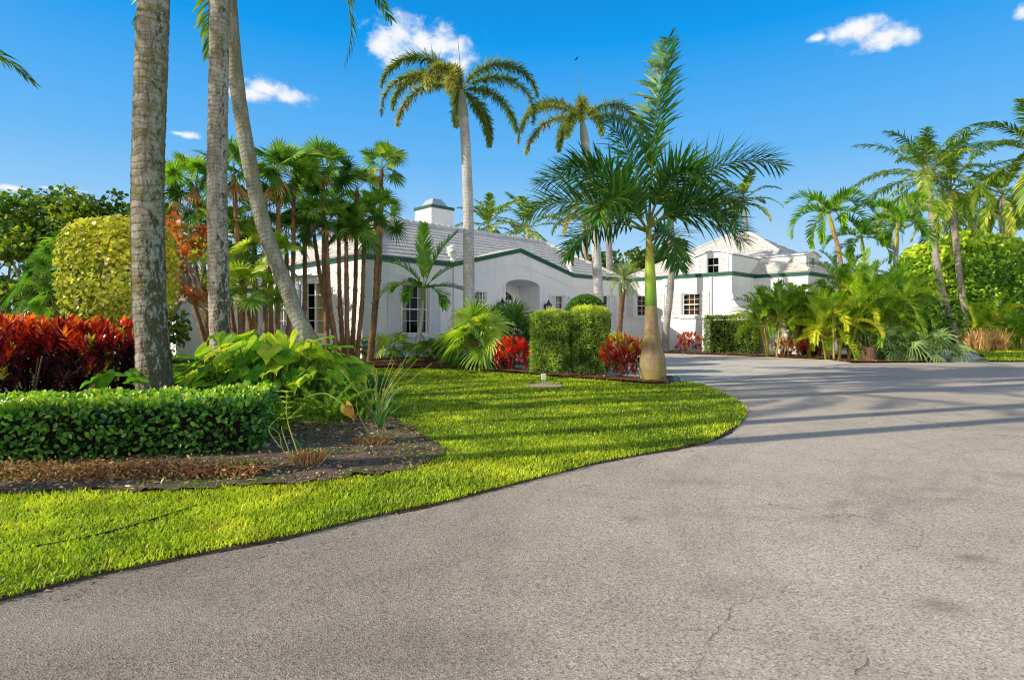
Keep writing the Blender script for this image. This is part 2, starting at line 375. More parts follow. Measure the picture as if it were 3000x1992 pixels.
def m_soil(name, a, b, green=0.):
    g = G(name); co = g.co()
    c = g.ramp(g.math('ADD', g.math('MULTIPLY', g.noise(co, 6, 6, .7), .6), g.math('MULTIPLY', g.noise(co, 55, 4, .7), .5)), [(.35, a), (.72, b)])
    if green:
        c = g.mix(g.ramp(g.math('ADD', g.math('MULTIPLY', g.noise(co, 2.6, 4, .6), .75), g.math('MULTIPLY', g.noise(co, 40, 3, .6), .25)), [(.53, 0.), (.60, green)]), c, (.10, .17, .012))
    return g.done(g.bsdf(c, .95, .1, g.bump(g.noise(co, 60, 5, .7), .8, .03)))
M_ASPH, M_PAV = m_asphalt(), m_pavers()
M_SOIL = m_soil('garden_soil', (.075, .052, .036), (.30, .23, .17), .8)
M_MULCH = m_soil('bark_mulch', (.055, .026, .014), (.26, .13, .075))
g = G('lawn_base'); M_LAWN = g.done(g.bsdf(g.ramp(g.noise(g.co(), 9, 5), [(.3, (.05, .075, .008)), (.7, (.16, .2, .02))]), .9, .1))
g = G('far_ground'); M_GROUND = g.done(g.bsdf(g.ramp(g.noise(g.co(), .4, 5), [(.3, (.035, .06, .012)), (.7, (.09, .13, .03))]), .9, .1))

def sheet(name, loop, z, m, kind='structure'):
    tri = tessellate_polygon([[Vector((x, y, 0)) for x, y in loop]])
    mb = MB(); mb.add([(x, y, z) for x, y in loop], [list(t) for t in tri])
    o = mb.build(name, m); return tag(o, kind=kind)
mb = MB(); mb.add([(-900, -300, -.03), (900, -300, -.03), (900, 1500, -.03), (-900, 1500, -.03)], [[0, 1, 2, 3]])
tag(mb.build('ground', M_GROUND), kind='structure')
ROAD = [(-14, -9), (70, -9), (70, 21.1), (16.2, 21.1), (15.75, 20.9), (12.2, 20.55), (4, 20.4), (-3, 10), (-14, 6)]
sheet('road', ROAD, 0., M_ASPH)
PAVING = [(4.3, 13.25), (5.5, 14.2), (6.79, 15.6), (9.2, 18.0), (12.1, 20.6), (12.3, 22.4), (10.4, 25.0), (7.4, 28.2), (5.6, 31.7), (1.7, 27.9), (-1.9, 24.2), (-1.2, 19.3), (.54, 16.6), (2.6, 14.5)]
sheet('driveway_paving', PAVING, .008, M_PAV)
sheet('neighbour_drive', [(16.25, 20.95), (17.6, 21.4), (19.5, 24.), (22.3, 28.2), (24, 32), (15, 32), (14.5, 26), (15.6, 22.5)], .006, plain('pale_paving', (.66, .62, .56), 1., .03, .15, 3.))
EDGE = [(3.6, 14.0), (3.95, 13.72), (4.27, 13.1), (4.20, 12.2), (4.13, 11.5), (4.02, 10.7), (3.95, 10.15), (3.73, 9.29), (3.53, 8.79), (3.05, 7.83), (2.24, 6.65), (.94, 5.75), (.07, 4.97), (-.52, 4.41), (-.96, 4.10), (-1.36, 3.74), (-1.64, 3.55), (-1.89, 3.39), (-2.15, 3.20), (-2.36, 3.01), (-2.51, 2.85), (-3.6, 2.0), (-6, .3), (-9, -1.8)]
MULCH_FRONT = [(-6.4, 17.9), (-4.45, 17.7), (-3.2, 17.75), (-1.92, 17.4), (-.6, 16.5), (.54, 15.5), (1.07, 14.75), (2.3, 13.75), (2.83, 13.15), (3.4, 12.95), (3.75, 13.25), (3.86, 13.5)]
LAWN = EDGE[1:] + [(-20, -4), (-20, 19)] + MULCH_FRONT
sheet('lawn', LAWN, .022, M_LAWN)
BED = [(-4.9, 4.5), (-4.04, 4.52), (-3.52, 4.62), (-2.9, 4.60), (-2.37, 4.74), (-1.76, 4.84), (-1.2, 5.11), (-.85, 5.42), (-.70, 5.85), (-.8, 6.3), (-1.05, 6.95), (-1.35, 7.6), (-1.7, 8.3), (-2.1, 9.3), (-2.7, 10.5), (-3.3, 11.6), (-3.9, 12.2), (-5.5, 12.6), (-9, 13), (-14, 11), (-14, 5)]
def bed(name, loop, z0, m, step=.07, amp=.03, mound=None):
    L = np.array(loop); xs = np.arange(L[:, 0].min(), L[:, 0].max() + step, step); ys = np.arange(L[:, 1].min(), L[:, 1].max() + step, step)
    X, Y = np.meshgrid(xs, ys, indexing='ij')
    Z = z0 + amp * (vnoise(X * 2.2, Y * 2.2, 1) - .4) + amp * .7 * (vnoise(X * 7, Y * 7, 2) - .5) + amp * .5 * (vnoise(X * 17, Y * 17, 3) - .5)
    if mound is not None: Z = Z + mound(X, Y)
    Z = np.maximum(Z, .026 + .004 * vnoise(X * 11, Y * 11, 9))
    cx, cy_ = X[:-1, :-1] + step / 2, Y[:-1, :-1] + step / 2
    jx = cx + .16 * (vnoise(cx * 3, cy_ * 3, 4) - .5) + .10 * (vnoise(cx * 11, cy_ * 11, 4) - .5); jy = cy_ + .16 * (vnoise(cx * 3, cy_ * 3, 5) - .5) + .10 * (vnoise(cx * 11, cy_ * 11, 6) - .5)
    keep = inside(jx, jy, loop)
    ny = X.shape[1]; i, j = np.nonzero(keep)
    q = np.stack([i * ny + j, (i + 1) * ny + j, (i + 1) * ny + j + 1, i * ny + j + 1], -1)
    used = np.unique(q); rm = np.full(X.size, -1); rm[used] = np.arange(len(used))
    mb = MB(); mb.add(np.stack([X.ravel(), Y.ravel(), Z.ravel()], -1)[used], rm[q])
    return tag(mb.build(name, m, smooth=True), kind='structure')
bed('planting_bed', BED, .034, M_SOIL, .05)
HOUSE_BED = MULCH_FRONT[:-1] + [(3.5, 13.8), (2.5, 14.7), (.4, 16.9), (-.5, 18.3), (-1.5, 20.2), (-2.3, 22.9), (-5.2, 21.2), (-7.5, 21.4), (-9, 20)]
def hmound(X, Y): return .16 * np.exp(-((X + 3.6) ** 2 / 5. + (Y - 20.1) ** 2 / 1.6)) + .04
bed('mulch_bed', HOUSE_BED, .03, M_MULCH, .08, .03, hmound)
WING_BED = [(7.3, 27.5), (8.8, 26.05), (10.4, 25.0), (12.2, 22.5), (12.1, 20.75), (13.4, 20.75), (15.7, 20.95), (16.0, 21.6), (15.3, 23), (14.2, 26), (15.5, 28), (12, 28.3), (10.4, 27.6), (6.6, 31.4), (5.9, 31.3)]
bed('mulch_bed', WING_BED, .045, M_MULCH, .1, .03)
LAWN_R = [(17.3, 21.75), (19.0, 21.35), (22, 21.3), (34, 21.4), (40, 33), (24.2, 31.9), (22.1, 27.6), (19.6, 24.0)]
sheet('lawn', LAWN_R, .02, M_LAWN)
# ---------------------------------------------------------------- house
g = G('white_stucco'); co = g.co()
cc = g.mix(1., (.84, .825, .80), g.ramp(g.noise(co, .9, 6, .6), [(.3, .93), (.7, 1.03)]), 'MULTIPLY')
zz = g.n('SeparateXYZ', Vector=co).outputs[2]
cc = g.mix(g.math('MULTIPLY', g.ramp(g.math('ADD', zz, g.math('MULTIPLY', g.noise(co, 3, 4), .5)), [(.15, 1.), (.75, 0.)]), .22), cc, (.42, .38, .32))
st = g.ramp(g.noise(g.map(co, (5., 5., .45)), 1., 5, .65), [(.50, 0.), (.72, 1.)])
cc = g.mix(g.math('MULTIPLY', st, .16), cc, (.42, .40, .36))
M_STUC = g.done(g.bsdf(cc, .8, .2, g.bump(g.noise(co, 45, 4, .6), .25, .01)))
g = G('white_roof_tile'); co = g.co()
cc = g.mix(1., (.70, .67, .62), g.ramp(g.noise(co, .8, 6, .65), [(.3, .86), (.68, 1.06)]), 'MULTIPLY')
cc = g.mix(1., cc, g.ramp(g.noise(g.map(co, (6, 6, 1.)), 1., 5, .7), [(.35, .82), (.6, 1.04)]), 'MULTIPLY')
M_ROOF = g.done(g.bsdf(cc, .75, .2, g.bump(g.noise(co, 25, 3), .2, .01)))
M_GREEN = plain('green_trim_paint', (.008, .105, .070), .45, .4, .18, 2.)
M_WHITE = plain('white_paint', (.80, .795, .78), .45, .4, .06, 3.)
M_IRON = plain('dark_iron', (.022, .026, .026), .45, .5, .2, 9.)
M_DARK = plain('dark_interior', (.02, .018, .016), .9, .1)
M_FLOOR = plain('interior_floor', (.16, .085, .05), .5, .3)
M_CURT = plain('cream_curtain', (.70, .54, .27), .9, .1, .2, 6.)
M_CURT2 = plain('grey_green_curtain', (.5, .48, .36), .9, .1, .25, 6.)
M_DIMROOM = plain('brown_room_sheet', (.16, .085, .04), .8, .1, .5, 3.)  # brown sheet put in to imitate the dim rooms behind the wing glass
M_RED = plain('red_upholstery', (.28, .03, .035), .8, .1)
g = G('window_glass')
lw = g.n('LayerWeight', Blend=.18).outputs['Fresnel']
M_GLASS = g.done(g.n('MixShader', Fac=g.math('MULTIPLY', lw, 1.), i1=g.n('BsdfTransparent', Color=(.86, .9, .88, 1)).outputs[0], i2=g.n('BsdfGlossy', Color=(.9, .95, 1, 1), Roughness=.02).outputs[0]).outputs[0])
g = G('lamp_glass'); M_LGLASS = g.done(g.n('MixShader', Fac=.35, i1=g.n('BsdfTransparent', Color=(.9, .9, .88, 1)).outputs[0], i2=g.n('BsdfGlossy', Color=(.9, .9, .9, 1), Roughness=.1).outputs[0]).outputs[0])

HX, HYY = -5.40, 20.92
UX, UY = .7159, .6982                      # along the front wall; its outward normal is (UY, -UX)
def hp(t, a, z): return (HX + t * UX - a * UY, HYY + t * UY + a * UX, z)
f_front = lambda s, z, d: hp(s, d, z)
f_gable = lambda s, z, d: hp(s, d - .10, z)
TW = 16.24                                 # where the wing leaves the front wall
f_wing = lambda s, z, d: (lambda p: (p[0] + s * UY + d * UX, p[1] - s * UX + d * UY, z))(hp(TW, 0, 0))
f_left = lambda s, z, d: hp(d, s, z)
f_ret = lambda s, z, d: (lambda p: (p[0] + s * UX - d * UY, p[1] + s * UY + d * UX, z))(f_wing(6.18, 0, 0))
f_w2 = lambda s, z, d: f_wing(6.18 + s, z, 2.66 + d)
f_w3 = lambda s, z, d: (lambda p: (p[0] + s * UX - d * UY, p[1] + s * UY + d * UX, z))(f_w2(2.55, 0, 0))
f_ext = lambda s, z, d: hp(-s, 9. + d, z)
house = thing('house', 'white stucco house with green roof trim, white tiled roofs, arched porch and chimney', 'house', (HX, HYY, 0))

def wallpoly(mb, fn, outer, holes=(), reveal=.13, d=0., mi=0):
    loops = [outer] + list(holes)
    pts = [p for l in loops for p in l]
    tri = tessellate_polygon([[Vector((a, b, 0)) for a, b in l] for l in loops])
    mb.add([fn(a, b, d) for a, b in pts], [list(t) for t in tri], mi=mi)
    for l in holes:
        n = len(l)
        for i in range(n):
            (a, b), (c, e) = l[i], l[(i + 1) % n]
            mb.add([fn(a, b, d), fn(c, e, d), fn(c, e, d + reveal), fn(a, b, d + reveal)], [[0, 1, 2, 3]], mi=mi)
def fbox(mb, fn, s0, s1, z0, z1, d0, d1, **k):
    mb.box8([fn(s0, z0, d0), fn(s1, z0, d0), fn(s1, z0, d1), fn(s0, z0, d1), fn(s0, z1, d0), fn(s1, z1, d0), fn(s1, z1, d1), fn(s0, z1, d1)], **k)
def rect(a, b, c, d): return [(a, c), (b, c), (b, d), (a, d)]
GZ = 3.20                                  # stucco joint
def banded(mb, fn, s0, s1, holes=(), z0=-.1, z1=3.78):
    wallpoly(mb, fn, rect(s0, s1, z0, GZ), holes)
    wallpoly(mb, fn, rect(s0, s1, GZ + .024, z1))
    mb.add([fn(s0, GZ - .01, .018), fn(s1, GZ - .01, .018), fn(s1, GZ + .034, .018), fn(s0, GZ + .034, .018)], [[0, 1, 2, 3]])
wl = MB()
W1, W2 = rect(1.70, 2.90, 1.00, 2.92), rect(13.76, 14.82, 1.02, 2.95)
SW1, SW2 = rect(5.28, 5.92, 1.75, 2.80), rect(10.36, 11.02, 1.75, 2.80)
WW1, WW2 = rect(.76, 1.98, 1.82, 2.95), rect(3.56, 4.54, 1.82, 2.95)
banded(wl, f_front, 0, 4.14, [W1]); banded(wl, f_front, 11.70, TW, [W2])
A0, A1, AC = 7.03, 9.23, 8.13
arch = [(A0, .28), (A1, .28), (A1, 3.12)] + [(AC + 1.1 * math.cos(q), 3.12 + .30 * math.sin(q)) for q in np.linspace(0, PI, 19)[1:-1]] + [(A0, 3.12)]
GA = 7.95
wallpoly(wl, f_gable, [(4.14, -.1), (11.70, -.1), (11.70, GZ), (GA, 4.06), (4.14, GZ)], [arch, SW1, SW2], .23)
wallpoly(wl, f_gable, [(4.14, GZ + .024), (GA, 4.084), (11.70, GZ + .024), (11.70, 3.78), (GA, 4.68), (4.14, 3.78)])
wl.add([f_gable(4.14, GZ - .03, .018), f_gable(GA, 4.03, .018), f_gable(GA, 4.11, .018), f_gable(4.14, GZ + .05, .018)], [[0, 1, 2, 3]])
wl.add([f_gable(GA, 4.03, .018), f_gable(11.7, GZ - .03, .018), f_gable(11.7, GZ + .05, .018), f_gable(GA, 4.11, .018)], [[0, 1, 2, 3]])
for s in (4.14, 11.70):
    wl.add([f_gable(s, -.1, 0), f_gable(s, -.1, .1), f_gable(s, 3.78, .1), f_gable(s, 3.78, 0)], [[0, 1, 2, 3]])
# porch recess behind the arch
PD = 1.35
ai = [(s, z) for s, z in arch]
for i in range(1, len(ai)):
    (a, b), (c, e) = ai[i], ai[(i + 1) % len(ai)]
    if i == len(ai) - 1: (c, e) = ai[0]
    wl.add([f_gable(a, b, .23), f_gable(c, e, .23), f_gable(c, e, PD), f_gable(a, b, PD)], [[0, 1, 2, 3]])
DO = [(7.42, .30), (8.84, .30), (8.84, 2.46), (7.42, 2.46)]
fan_l = [(7.44, 2.54), (8.82, 2.54)] + [(AC + .69 * math.cos(q), 2.54 + .42 * math.sin(q)) for q in np.linspace(0, PI, 13)[1:-1]]
wallpoly(wl, f_gable, [(A0 - .02, .2), (A1 + .02, .2), (A1 + .02, 3.46), (A0 - .02, 3.46)], [DO, fan_l], .08, PD)
wl.add([f_gable(A0, .281, -.02), f_gable(A1, .281, -.02), f_gable(A1, .281, PD), f_gable(A0, .281, PD)], [[0, 1, 2, 3]])
banded(wl, f_wing, 0, 6.18, [WW1, WW2])
banded(wl, f_ret, 0, 2.66); banded(wl, f_w2, 0, 2.55); banded(wl, f_w3, 0, 9.6)
BAY = rect(2.75, 7.15, 1.02, 3.30)
banded(wl, f_left, 0, 10., []) if False else None
wallpoly(wl, f_left, [(0, -.1), (2.75, -.1), (2.75, GZ), (0, GZ)]); wallpoly(wl, f_left, [(7.15, -.1), (9., -.1), (9., GZ), (7.15, GZ)])
wallpoly(wl, f_left, [(0, GZ + .024), (9., GZ + .024), (9., 3.78), (0, 3.78)])
wallpoly(wl, f_left, [(2.75, -.1), (7.15, -.1), (7.15, .9), (2.75, .9)], d=.02)
for a_, b_ in ((0, 2.75), (7.15, 9.)):
    wl.add([f_left(a_, GZ - .01, .018), f_left(b_, GZ - .01, .018), f_left(b_, GZ + .034, .018), f_left(a_, GZ + .034, .018)], [[0, 1, 2, 3]])
wallpoly(wl, f_ext, rect(-.1, 3.72, -.1, 3.0)); wallpoly(wl, lambda s, z, d: hp(-3.72 + d, 9. + s, z), rect(0, 4, -.1, 3.0))
# inner back walls so that no daylight leaks through the rooms
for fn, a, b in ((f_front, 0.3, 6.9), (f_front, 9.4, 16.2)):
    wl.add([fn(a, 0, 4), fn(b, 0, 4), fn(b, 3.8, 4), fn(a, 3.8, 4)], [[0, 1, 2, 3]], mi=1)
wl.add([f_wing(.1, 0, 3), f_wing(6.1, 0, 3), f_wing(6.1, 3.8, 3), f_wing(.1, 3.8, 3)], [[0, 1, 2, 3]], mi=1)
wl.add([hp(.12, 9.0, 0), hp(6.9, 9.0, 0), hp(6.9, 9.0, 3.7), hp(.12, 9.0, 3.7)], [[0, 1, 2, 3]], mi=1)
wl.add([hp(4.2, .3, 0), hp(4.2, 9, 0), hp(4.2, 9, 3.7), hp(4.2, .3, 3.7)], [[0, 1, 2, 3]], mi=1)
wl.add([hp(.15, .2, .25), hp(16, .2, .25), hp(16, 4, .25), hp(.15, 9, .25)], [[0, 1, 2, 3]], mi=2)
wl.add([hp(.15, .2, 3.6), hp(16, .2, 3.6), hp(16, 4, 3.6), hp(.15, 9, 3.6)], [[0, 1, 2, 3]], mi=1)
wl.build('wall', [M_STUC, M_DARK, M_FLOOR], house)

# flat roof decks behind the parapets
dk = MB()
for lp in ([f_wing(0, 3.8, .02), f_wing(6.16, 3.8, .02), f_wing(6.16, 3.8, 2.7), f_wing(0, 3.8, 2.7)], [f_wing(-8, 3.8, 2.7), f_wing(8.7, 3.8, 2.7), f_wing(8.7, 3.8, 12), f_wing(-8, 3.8, 12)]):
    dk.add(lp, [[0, 1, 2, 3]])
dk.build('roof_deck', M_ROOF, house)

# green trim: a board with a small crown under the tiles
def bar(mb, p, q, w0, w1, z0, z1, out, dz=0.):
    """board from p to q (x, y, z of its back bottom line); OUT unit vector it stands out along"""
    p, q, o = np.array(p, float), np.array(q, float), np.array([out[0], out[1], 0.])
    U = np.array([0, 0, 1.])
    mb.box8([p + o * w0 + U * z0, q + o * w0 + U * z0, q + o * w1 + U * z0, p + o * w1 + U * z0, p + o * w0 + U * z1, q + o * w0 + U * z1, q + o * w1 + U * z1, p + o * w1 + U * z1])
tr = MB(); FN, LN = (UY, -UX), (-UX, -UY)
def trim(fn, s0, s1, out, e0=.0, e1=.0, za=0., zb=0.):
    for w1, z0, z1 in ((.055, 3.74, 3.835), (.095, 3.833, 3.92)):
        bar(tr, np.array(fn(s0 - e0 * w1, 0, 0)) + (0, 0, za), np.array(fn(s1 + e1 * w1, 0, 0)) + (0, 0, zb), -.04, w1, z0, z1, out)
trim(f_front, 0, 4.14, FN, 1.); trim(f_front, 11.70, TW, FN)
for a, b, za, zb in ((4.14, GA, 0, .90), (GA, 11.70, .90, 0)):
    trim(f_gable, a, b, FN, 0, 0, za, zb)
trim(f_left, 0.0, 9.05, LN, .97)
trim(f_wing, .05, 6.18, LN, 0, .98); trim(f_ret, 0, 2.62, FN, .99); trim(f_w2, .06, 2.55, LN, 0, .98); trim(f_w3, 0, 9.6, FN, .97)
for w1, z0, z1 in ((.05, 2.90, 2.98), (.085, 2.978, 3.05)):
    bar(tr, f_ext(0, 0, 0), f_ext(3.76, 0, 0), -.03, w1, z0, z1, FN)
tr.build('roof_trim', M_GREEN, house)

def roofplane(mb, p0, p1, q1, q0, n, lip=.06, th=.0):
    p0, p1, q1, q0 = [np.array(v, float) for v in (p0, p1, q1, q0)]
    nn = np.cross(p1 - p0, q0 - p0); nn = nn / np.linalg.norm(nn); nn = nn * np.sign(nn[2])
    for i in range(n):
        f0, f1 = i / n, (i + 1) / n
        a, b = p0 + (q0 - p0) * f0, p1 + (q1 - p1) * f0; c, d = p1 + (q1 - p1) * f1, p0 + (q0 - p0) * f1
        ov = (a - d) * .06; ow = (b - c) * .06
        A, B = a + nn * lip + ov, b + nn * lip + ow
        mb.add([A, B, c + nn * .004, d + nn * .004], [[0, 1, 2, 3]], var=rng.random())
        mb.add([A, B, b - nn * .01 + ow, a - nn * .01 + ov], [[0, 1, 2, 3]], var=rng.random())
def ridge(mb, p, q, r=.11, step=.36):
    p, q = np.array(p, float), np.array(q, float); n = max(2, int(np.linalg.norm(q - p) / step)); d = (q - p) / n
    for i in range(n):
        a = p + d * i
        mb.tube([a - d * .06, a + d * 1.0], [r, r * .78], k=10)
rf = MB(); EZ, K = 3.925, .585
E = lambda t, a, z=None: hp(t, a, EZ + K * 0 if z is None else z)
RZ = EZ + K * 3.5
ov = -.12
of = -.04
roofplane(rf, E(ov, of), E(15.8, of), E(13.4, 3.5, RZ), E(3.5, 3.5, RZ), 11)
roofplane(rf, E(ov, 9.2), E(ov, of), E(3.5, 3.5, RZ), E(3.5, 9.2, RZ), 11)
roofplane(rf, E(15.8, of), E(15.8, 7), E(13.4, 3.5, RZ), E(13.4, 3.5, RZ), 11)
roofplane(rf, E(7, 7), E(15.8, 7), E(13.4, 3.5, RZ), E(3.5, 3.5, RZ), 4); roofplane(rf, E(7, 7), E(7, 9.2), E(3.5, 9.2, RZ), E(3.5, 3.5, RZ), 4)
rf.add([E(ov, 9.2), E(7, 9.2), E(3.5, 9.2, RZ)], [[0, 1, 2]])
for a, b in ((E(ov, ov), E(3.5, 3.5, RZ)), (E(15.8, ov), E(13.4, 3.5, RZ))): ridge(rf, np.array(a) + (0, 0, .04), np.array(b) + (0, 0, .05))
ridge(rf, np.array(E(3.4, 3.5, RZ)) + (0, 0, .05), np.array(E(13.5, 3.5, RZ)) + (0, 0, .05), .13)
ridge(rf, np.array(E(3.5, 9.2, RZ)) + (0, 0, .05), np.array(E(3.5, 3.4, RZ)) + (0, 0, .05), .13)
# gable over the porch
for s0, s1 in ((4.10, GA), (11.74, GA)):
    rf.add([f_gable(s0, 3.915, -.06), f_gable(GA, 4.835, -.06), hp(GA, 1.75, 4.86), f_gable(s0, 3.93, .25)], [[0, 1, 2, 3]])
# wing: a hipped roof set back behind the parapet
c4 = f_w2(2.55 + .1, EZ, -.1); e2 = f_w2(2.55 - 11.15, EZ, -.1); WZ = EZ + K * 4.85
c5 = f_w3(9.6, EZ, -.1); e3 = tuple(np.array(c5) + np.array(e2) - np.array(c4))
P1 = (14.31, 34.64, WZ); P2 = (13.23, 35.75, WZ)
roofplane(rf, e2, c4, P1, P2, 14); roofplane(rf, c4, c5, P1, P1, 14); roofplane(rf, c5, e3, P2, P1, 5); roofplane(rf, e3, e2, P2, P2, 5)
ridge(rf, np.array(c4) + (0, 0, .04), np.array(P1) + (0, 0, .05)); ridge(rf, np.array(e2) + (0, 0, .04), np.array(P2) + (0, 0, .05)); ridge(rf, np.array(P2) + (0, 0, .05), np.array(P1) + (0, 0, .05), .13)
# low roof of the left extension
X0, X1, X2, X3 = f_ext(-.4, 3.05, -.1), f_ext(3.9, 3.05, -.1), f_ext(2.4, 3.95, 2.2), f_ext(-.4, 3.95, 2.2)
roofplane(rf, X0, X1, X2, X3, 7); roofplane(rf, X1, f_ext(3.9, 3.05, 4.4), X2, X2, 7)
rf.build('roof', M_ROOF, house)

# chimney
ch = MB(); c0, c1, d0, d1 = 6.38, 7.75, 4.5, 5.9
def cbox(mb, o, z0, z1): mb.box8([hp(c0 - o, d0 - o, z0), hp(c1 + o, d0 - o, z0), hp(c1 + o, d1 + o, z0), hp(c0 - o, d1 + o, z0), hp(c0 - o, d0 - o, z1), hp(c1 + o, d0 - o, z1), hp(c1 + o, d1 + o, z1), hp(c0 - o, d1 + o, z1)])
cbox(ch, 0, 4.8, 7.22); chm = ch.build('chimney', M_STUC, house)
ch = MB(); cbox(ch, .05, 7.16, 7.30); ch.build('chimney_trim', M_GREEN, chm)
ch = MB()
b = [hp(c0 + .16, d0 + .16, 7.30), hp(c1 - .16, d0 + .16, 7.30), hp(c1 - .16, d1 - .16, 7.30), hp(c0 + .16, d1 - .16, 7.30)]
t_ = [hp(c0 + .42, d0 + .42, 7.72), hp(c1 - .42, d0 + .42, 7.72), hp(c1 - .42, d1 - .42, 7.72), hp(c0 + .42, d1 - .42, 7.72)]
ch.box8(b + t_); ch.build('chimney_cap', plain('grey_zinc', (.55, .57, .58), .4, .5, .15, 5., .3), chm)

# windows, shutters
def window(par, fn, s0, s1, z0, z1, cols, rows, d=.09, fr=.055, sash=True, curtain=None, sill=True, mun=.018):
    w_ = MB()
    for a in ((s0, s0 + fr, z0, z1), (s1 - fr, s1, z0, z1), (s0 + fr, s1 - fr, z0, z0 + fr), (s0 + fr, s1 - fr, z1 - fr, z1)):
        fbox(w_, fn, *a, d - .03, d + .05)
    S0, S1, Z0, Z1 = s0 + fr, s1 - fr, z0 + fr, z1 - fr
    for i in range(1, cols):
        x = S0 + (S1 - S0) * i / cols; fbox(w_, fn, x - mun / 2, x + mun / 2, Z0, Z1, d + .002, d + .03)
    for j in range(1, rows):
        z = Z0 + (Z1 - Z0) * j / rows; big = sash and j == rows // 2
        hw = .024 if big else mun / 2
        fbox(w_, fn, S0, S1, z - hw, z + hw, d - (.012 if big else -.004), d + .028)
    o = w_.build('window', M_WHITE, par)
    p = MB(); p.add([fn(S0, Z0, d + .018), fn(S1, Z0, d + .018), fn(S1, Z1, d + .018), fn(S0, Z1, d + .018)], [[0, 1, 2, 3]]); p.build('pane', M_GLASS, o)
    if sill:
        p = MB(); fbox(p, fn, s0 - .12, s1 + .12, z0 - .14, z0 - .002, -.07, .12); p.build('sill', M_WHITE, o)
    if curtain:
        for (a, b, m) in curtain:
            p = MB(); xs = np.linspace(a, b, max(6, int((b - a) / .025))); dd = d + .16 + .022 * np.sin(np.arange(len(xs)) * 1.5)
            V = np.array([fn(x, z, q) for x, q in zip(xs, dd) for z in (Z0 - .02, Z1 + .02)])
            p.add(V, [[2 * i, 2 * i + 2, 2 * i + 3, 2 * i + 1] for i in range(len(xs) - 1)]); p.build('curtain', m, o)
    return o
def shutter(fn, s0, s1, z0, z1, tilt=0.):
    m_ = MB(); f = .05
    for a in ((s0, s0 + f, z0, z1), (s1 - f, s1, z0, z1), (s0 + f, s1 - f, z0, z0 + .07), (s0 + f, s1 - f, z1 - .07, z1)):
        fbox(m_, fn, *a, -.055, -.012)
    n = int((z1 - z0 - .14) / .062)
    for i in range(n):
        z = z0 + .07 + (z1 - z0 - .14) * (i + .5) / n
        m_.box8([fn(s0 + f, z - .026, -.052), fn(s1 - f, z - .026, -.052), fn(s1 - f, z - .020, -.044), fn(s0 + f, z - .020, -.044), fn(s0 + f, z + .022, -.022), fn(s1 - f, z + .022, -.022), fn(s1 - f, z + .028, -.015), fn(s0 + f, z + .028, -.015)])
    return m_.build('shutter', M_WHITE, house)
window(house, f_front, 1.70, 2.90, 1.00, 2.92, 3, 4, curtain=[(1.72, 2.05, M_CURT2), (2.6, 2.88, M_CURT2)])
window(house, f_front, 13.76, 14.82, 1.02, 2.95, 3, 4, curtain=[(13.78, 14.1, M_CURT2)])
window(house, f_gable, 5.28, 5.92, 1.75, 2.80, 2, 3, curtain=[(5.3, 5.9, M_CURT2)]); window(house, f_gable, 10.36, 11.02, 1.75, 2.80, 2, 3, curtain=[(10.4, 11.0, M_CURT2)])
window(house, f_wing, .76, 1.98, 1.82, 2.95, 4, 4, curtain=[(.78, 1.96, M_DIMROOM)]); window(house, f_wing, 3.56, 4.54, 1.82, 2.95, 3, 4, curtain=[(3.58, 4.52, M_DIMROOM)])  # curtain planes here are added sheets standing in for dim interiors
for fn, a, b, z0, z1 in ((f_front, 1.06, 1.64, .98, 2.98), (f_front, 2.94, 3.52, .98, 2.98), (f_front, 13.06, 13.72, 1.0, 3.0), (f_front, 14.86, 15.54, 1.0, 3.0),
                         (f_gable, 11.06, 11.44, 1.72, 2.84), (f_gable, 9.96, 10.33, 1.72, 2.84), (f_gable, 4.86, 5.24, 1.72, 2.84), (f_wing, .12, .66, 1.72, 3.0), (f_wing, 2.02, 2.52, 1.72, 3.0), (f_wing, 2.98, 3.5, 1.72, 3.0), (f_wing, 4.6, 5.06, 1.72, 3.0)):
    shutter(fn, a, b, z0, z1)

# bow window on the left wall
bw = MB(); NB = 9; SG = .5
def bow(f, z, d=0.):
    s = 2.75 + 4.40 * f; q = SG * (1 - (2 * f - 1) ** 2)
    return f_left(s, z, -q + d)
for i in range(NB + 1):
    f = i / NB; wd = .0075 if i % 3 else .014
    bw.box8([bow(f - wd, 1.0, -.03), bow(f + wd, 1.0, -.03), bow(f + wd, 1.0, .05), bow(f - wd, 1.0, .05), bow(f - wd, 3.06, -.03), bow(f + wd, 3.06, -.03), bow(f + wd, 3.06, .05), bow(f - wd, 3.06, .05)])
fs = np.linspace(0, 1, 37)
def bowband(mb, z0, z1, d0, d1):
    for a, b in zip(fs[:-1], fs[1:]):
        mb.box8([bow(a, z0, d0), bow(b, z0, d0), bow(b, z0, d1), bow(a, z0, d1), bow(a, z1, d0), bow(b, z1, d0), bow(b, z1, d1), bow(a, z1, d1)])
for z in (1.52, 2.03, 2.54): bowband(bw, z - .014, z + .014, -.012, .025)
bowband(bw, 3.0, 3.12, -.04, .06); bowband(bw, .92, 1.02, -.06, .06)
bo = bw.build('bow_window', M_WHITE, house)
p = MB(); 
for a, b in zip(fs[:-1], fs[1:]): p.add([bow(a, 1.02, .01), bow(b, 1.02, .01), bow(b, 3.0, .01), bow(a, 3.0, .01)], [[0, 1, 2, 3]])
p.build('pane', M_GLASS, bo)
p = MB(); bowband(p, 3.12, 3.30, -.05, .7); bowband(p, 3.30, 3.36, -.16, .7); p.build('hood', M_WHITE, bo)
p = MB(); bowband(p, -.1, .92, -.0, .1); p.build('bow_wall', M_STUC, bo)
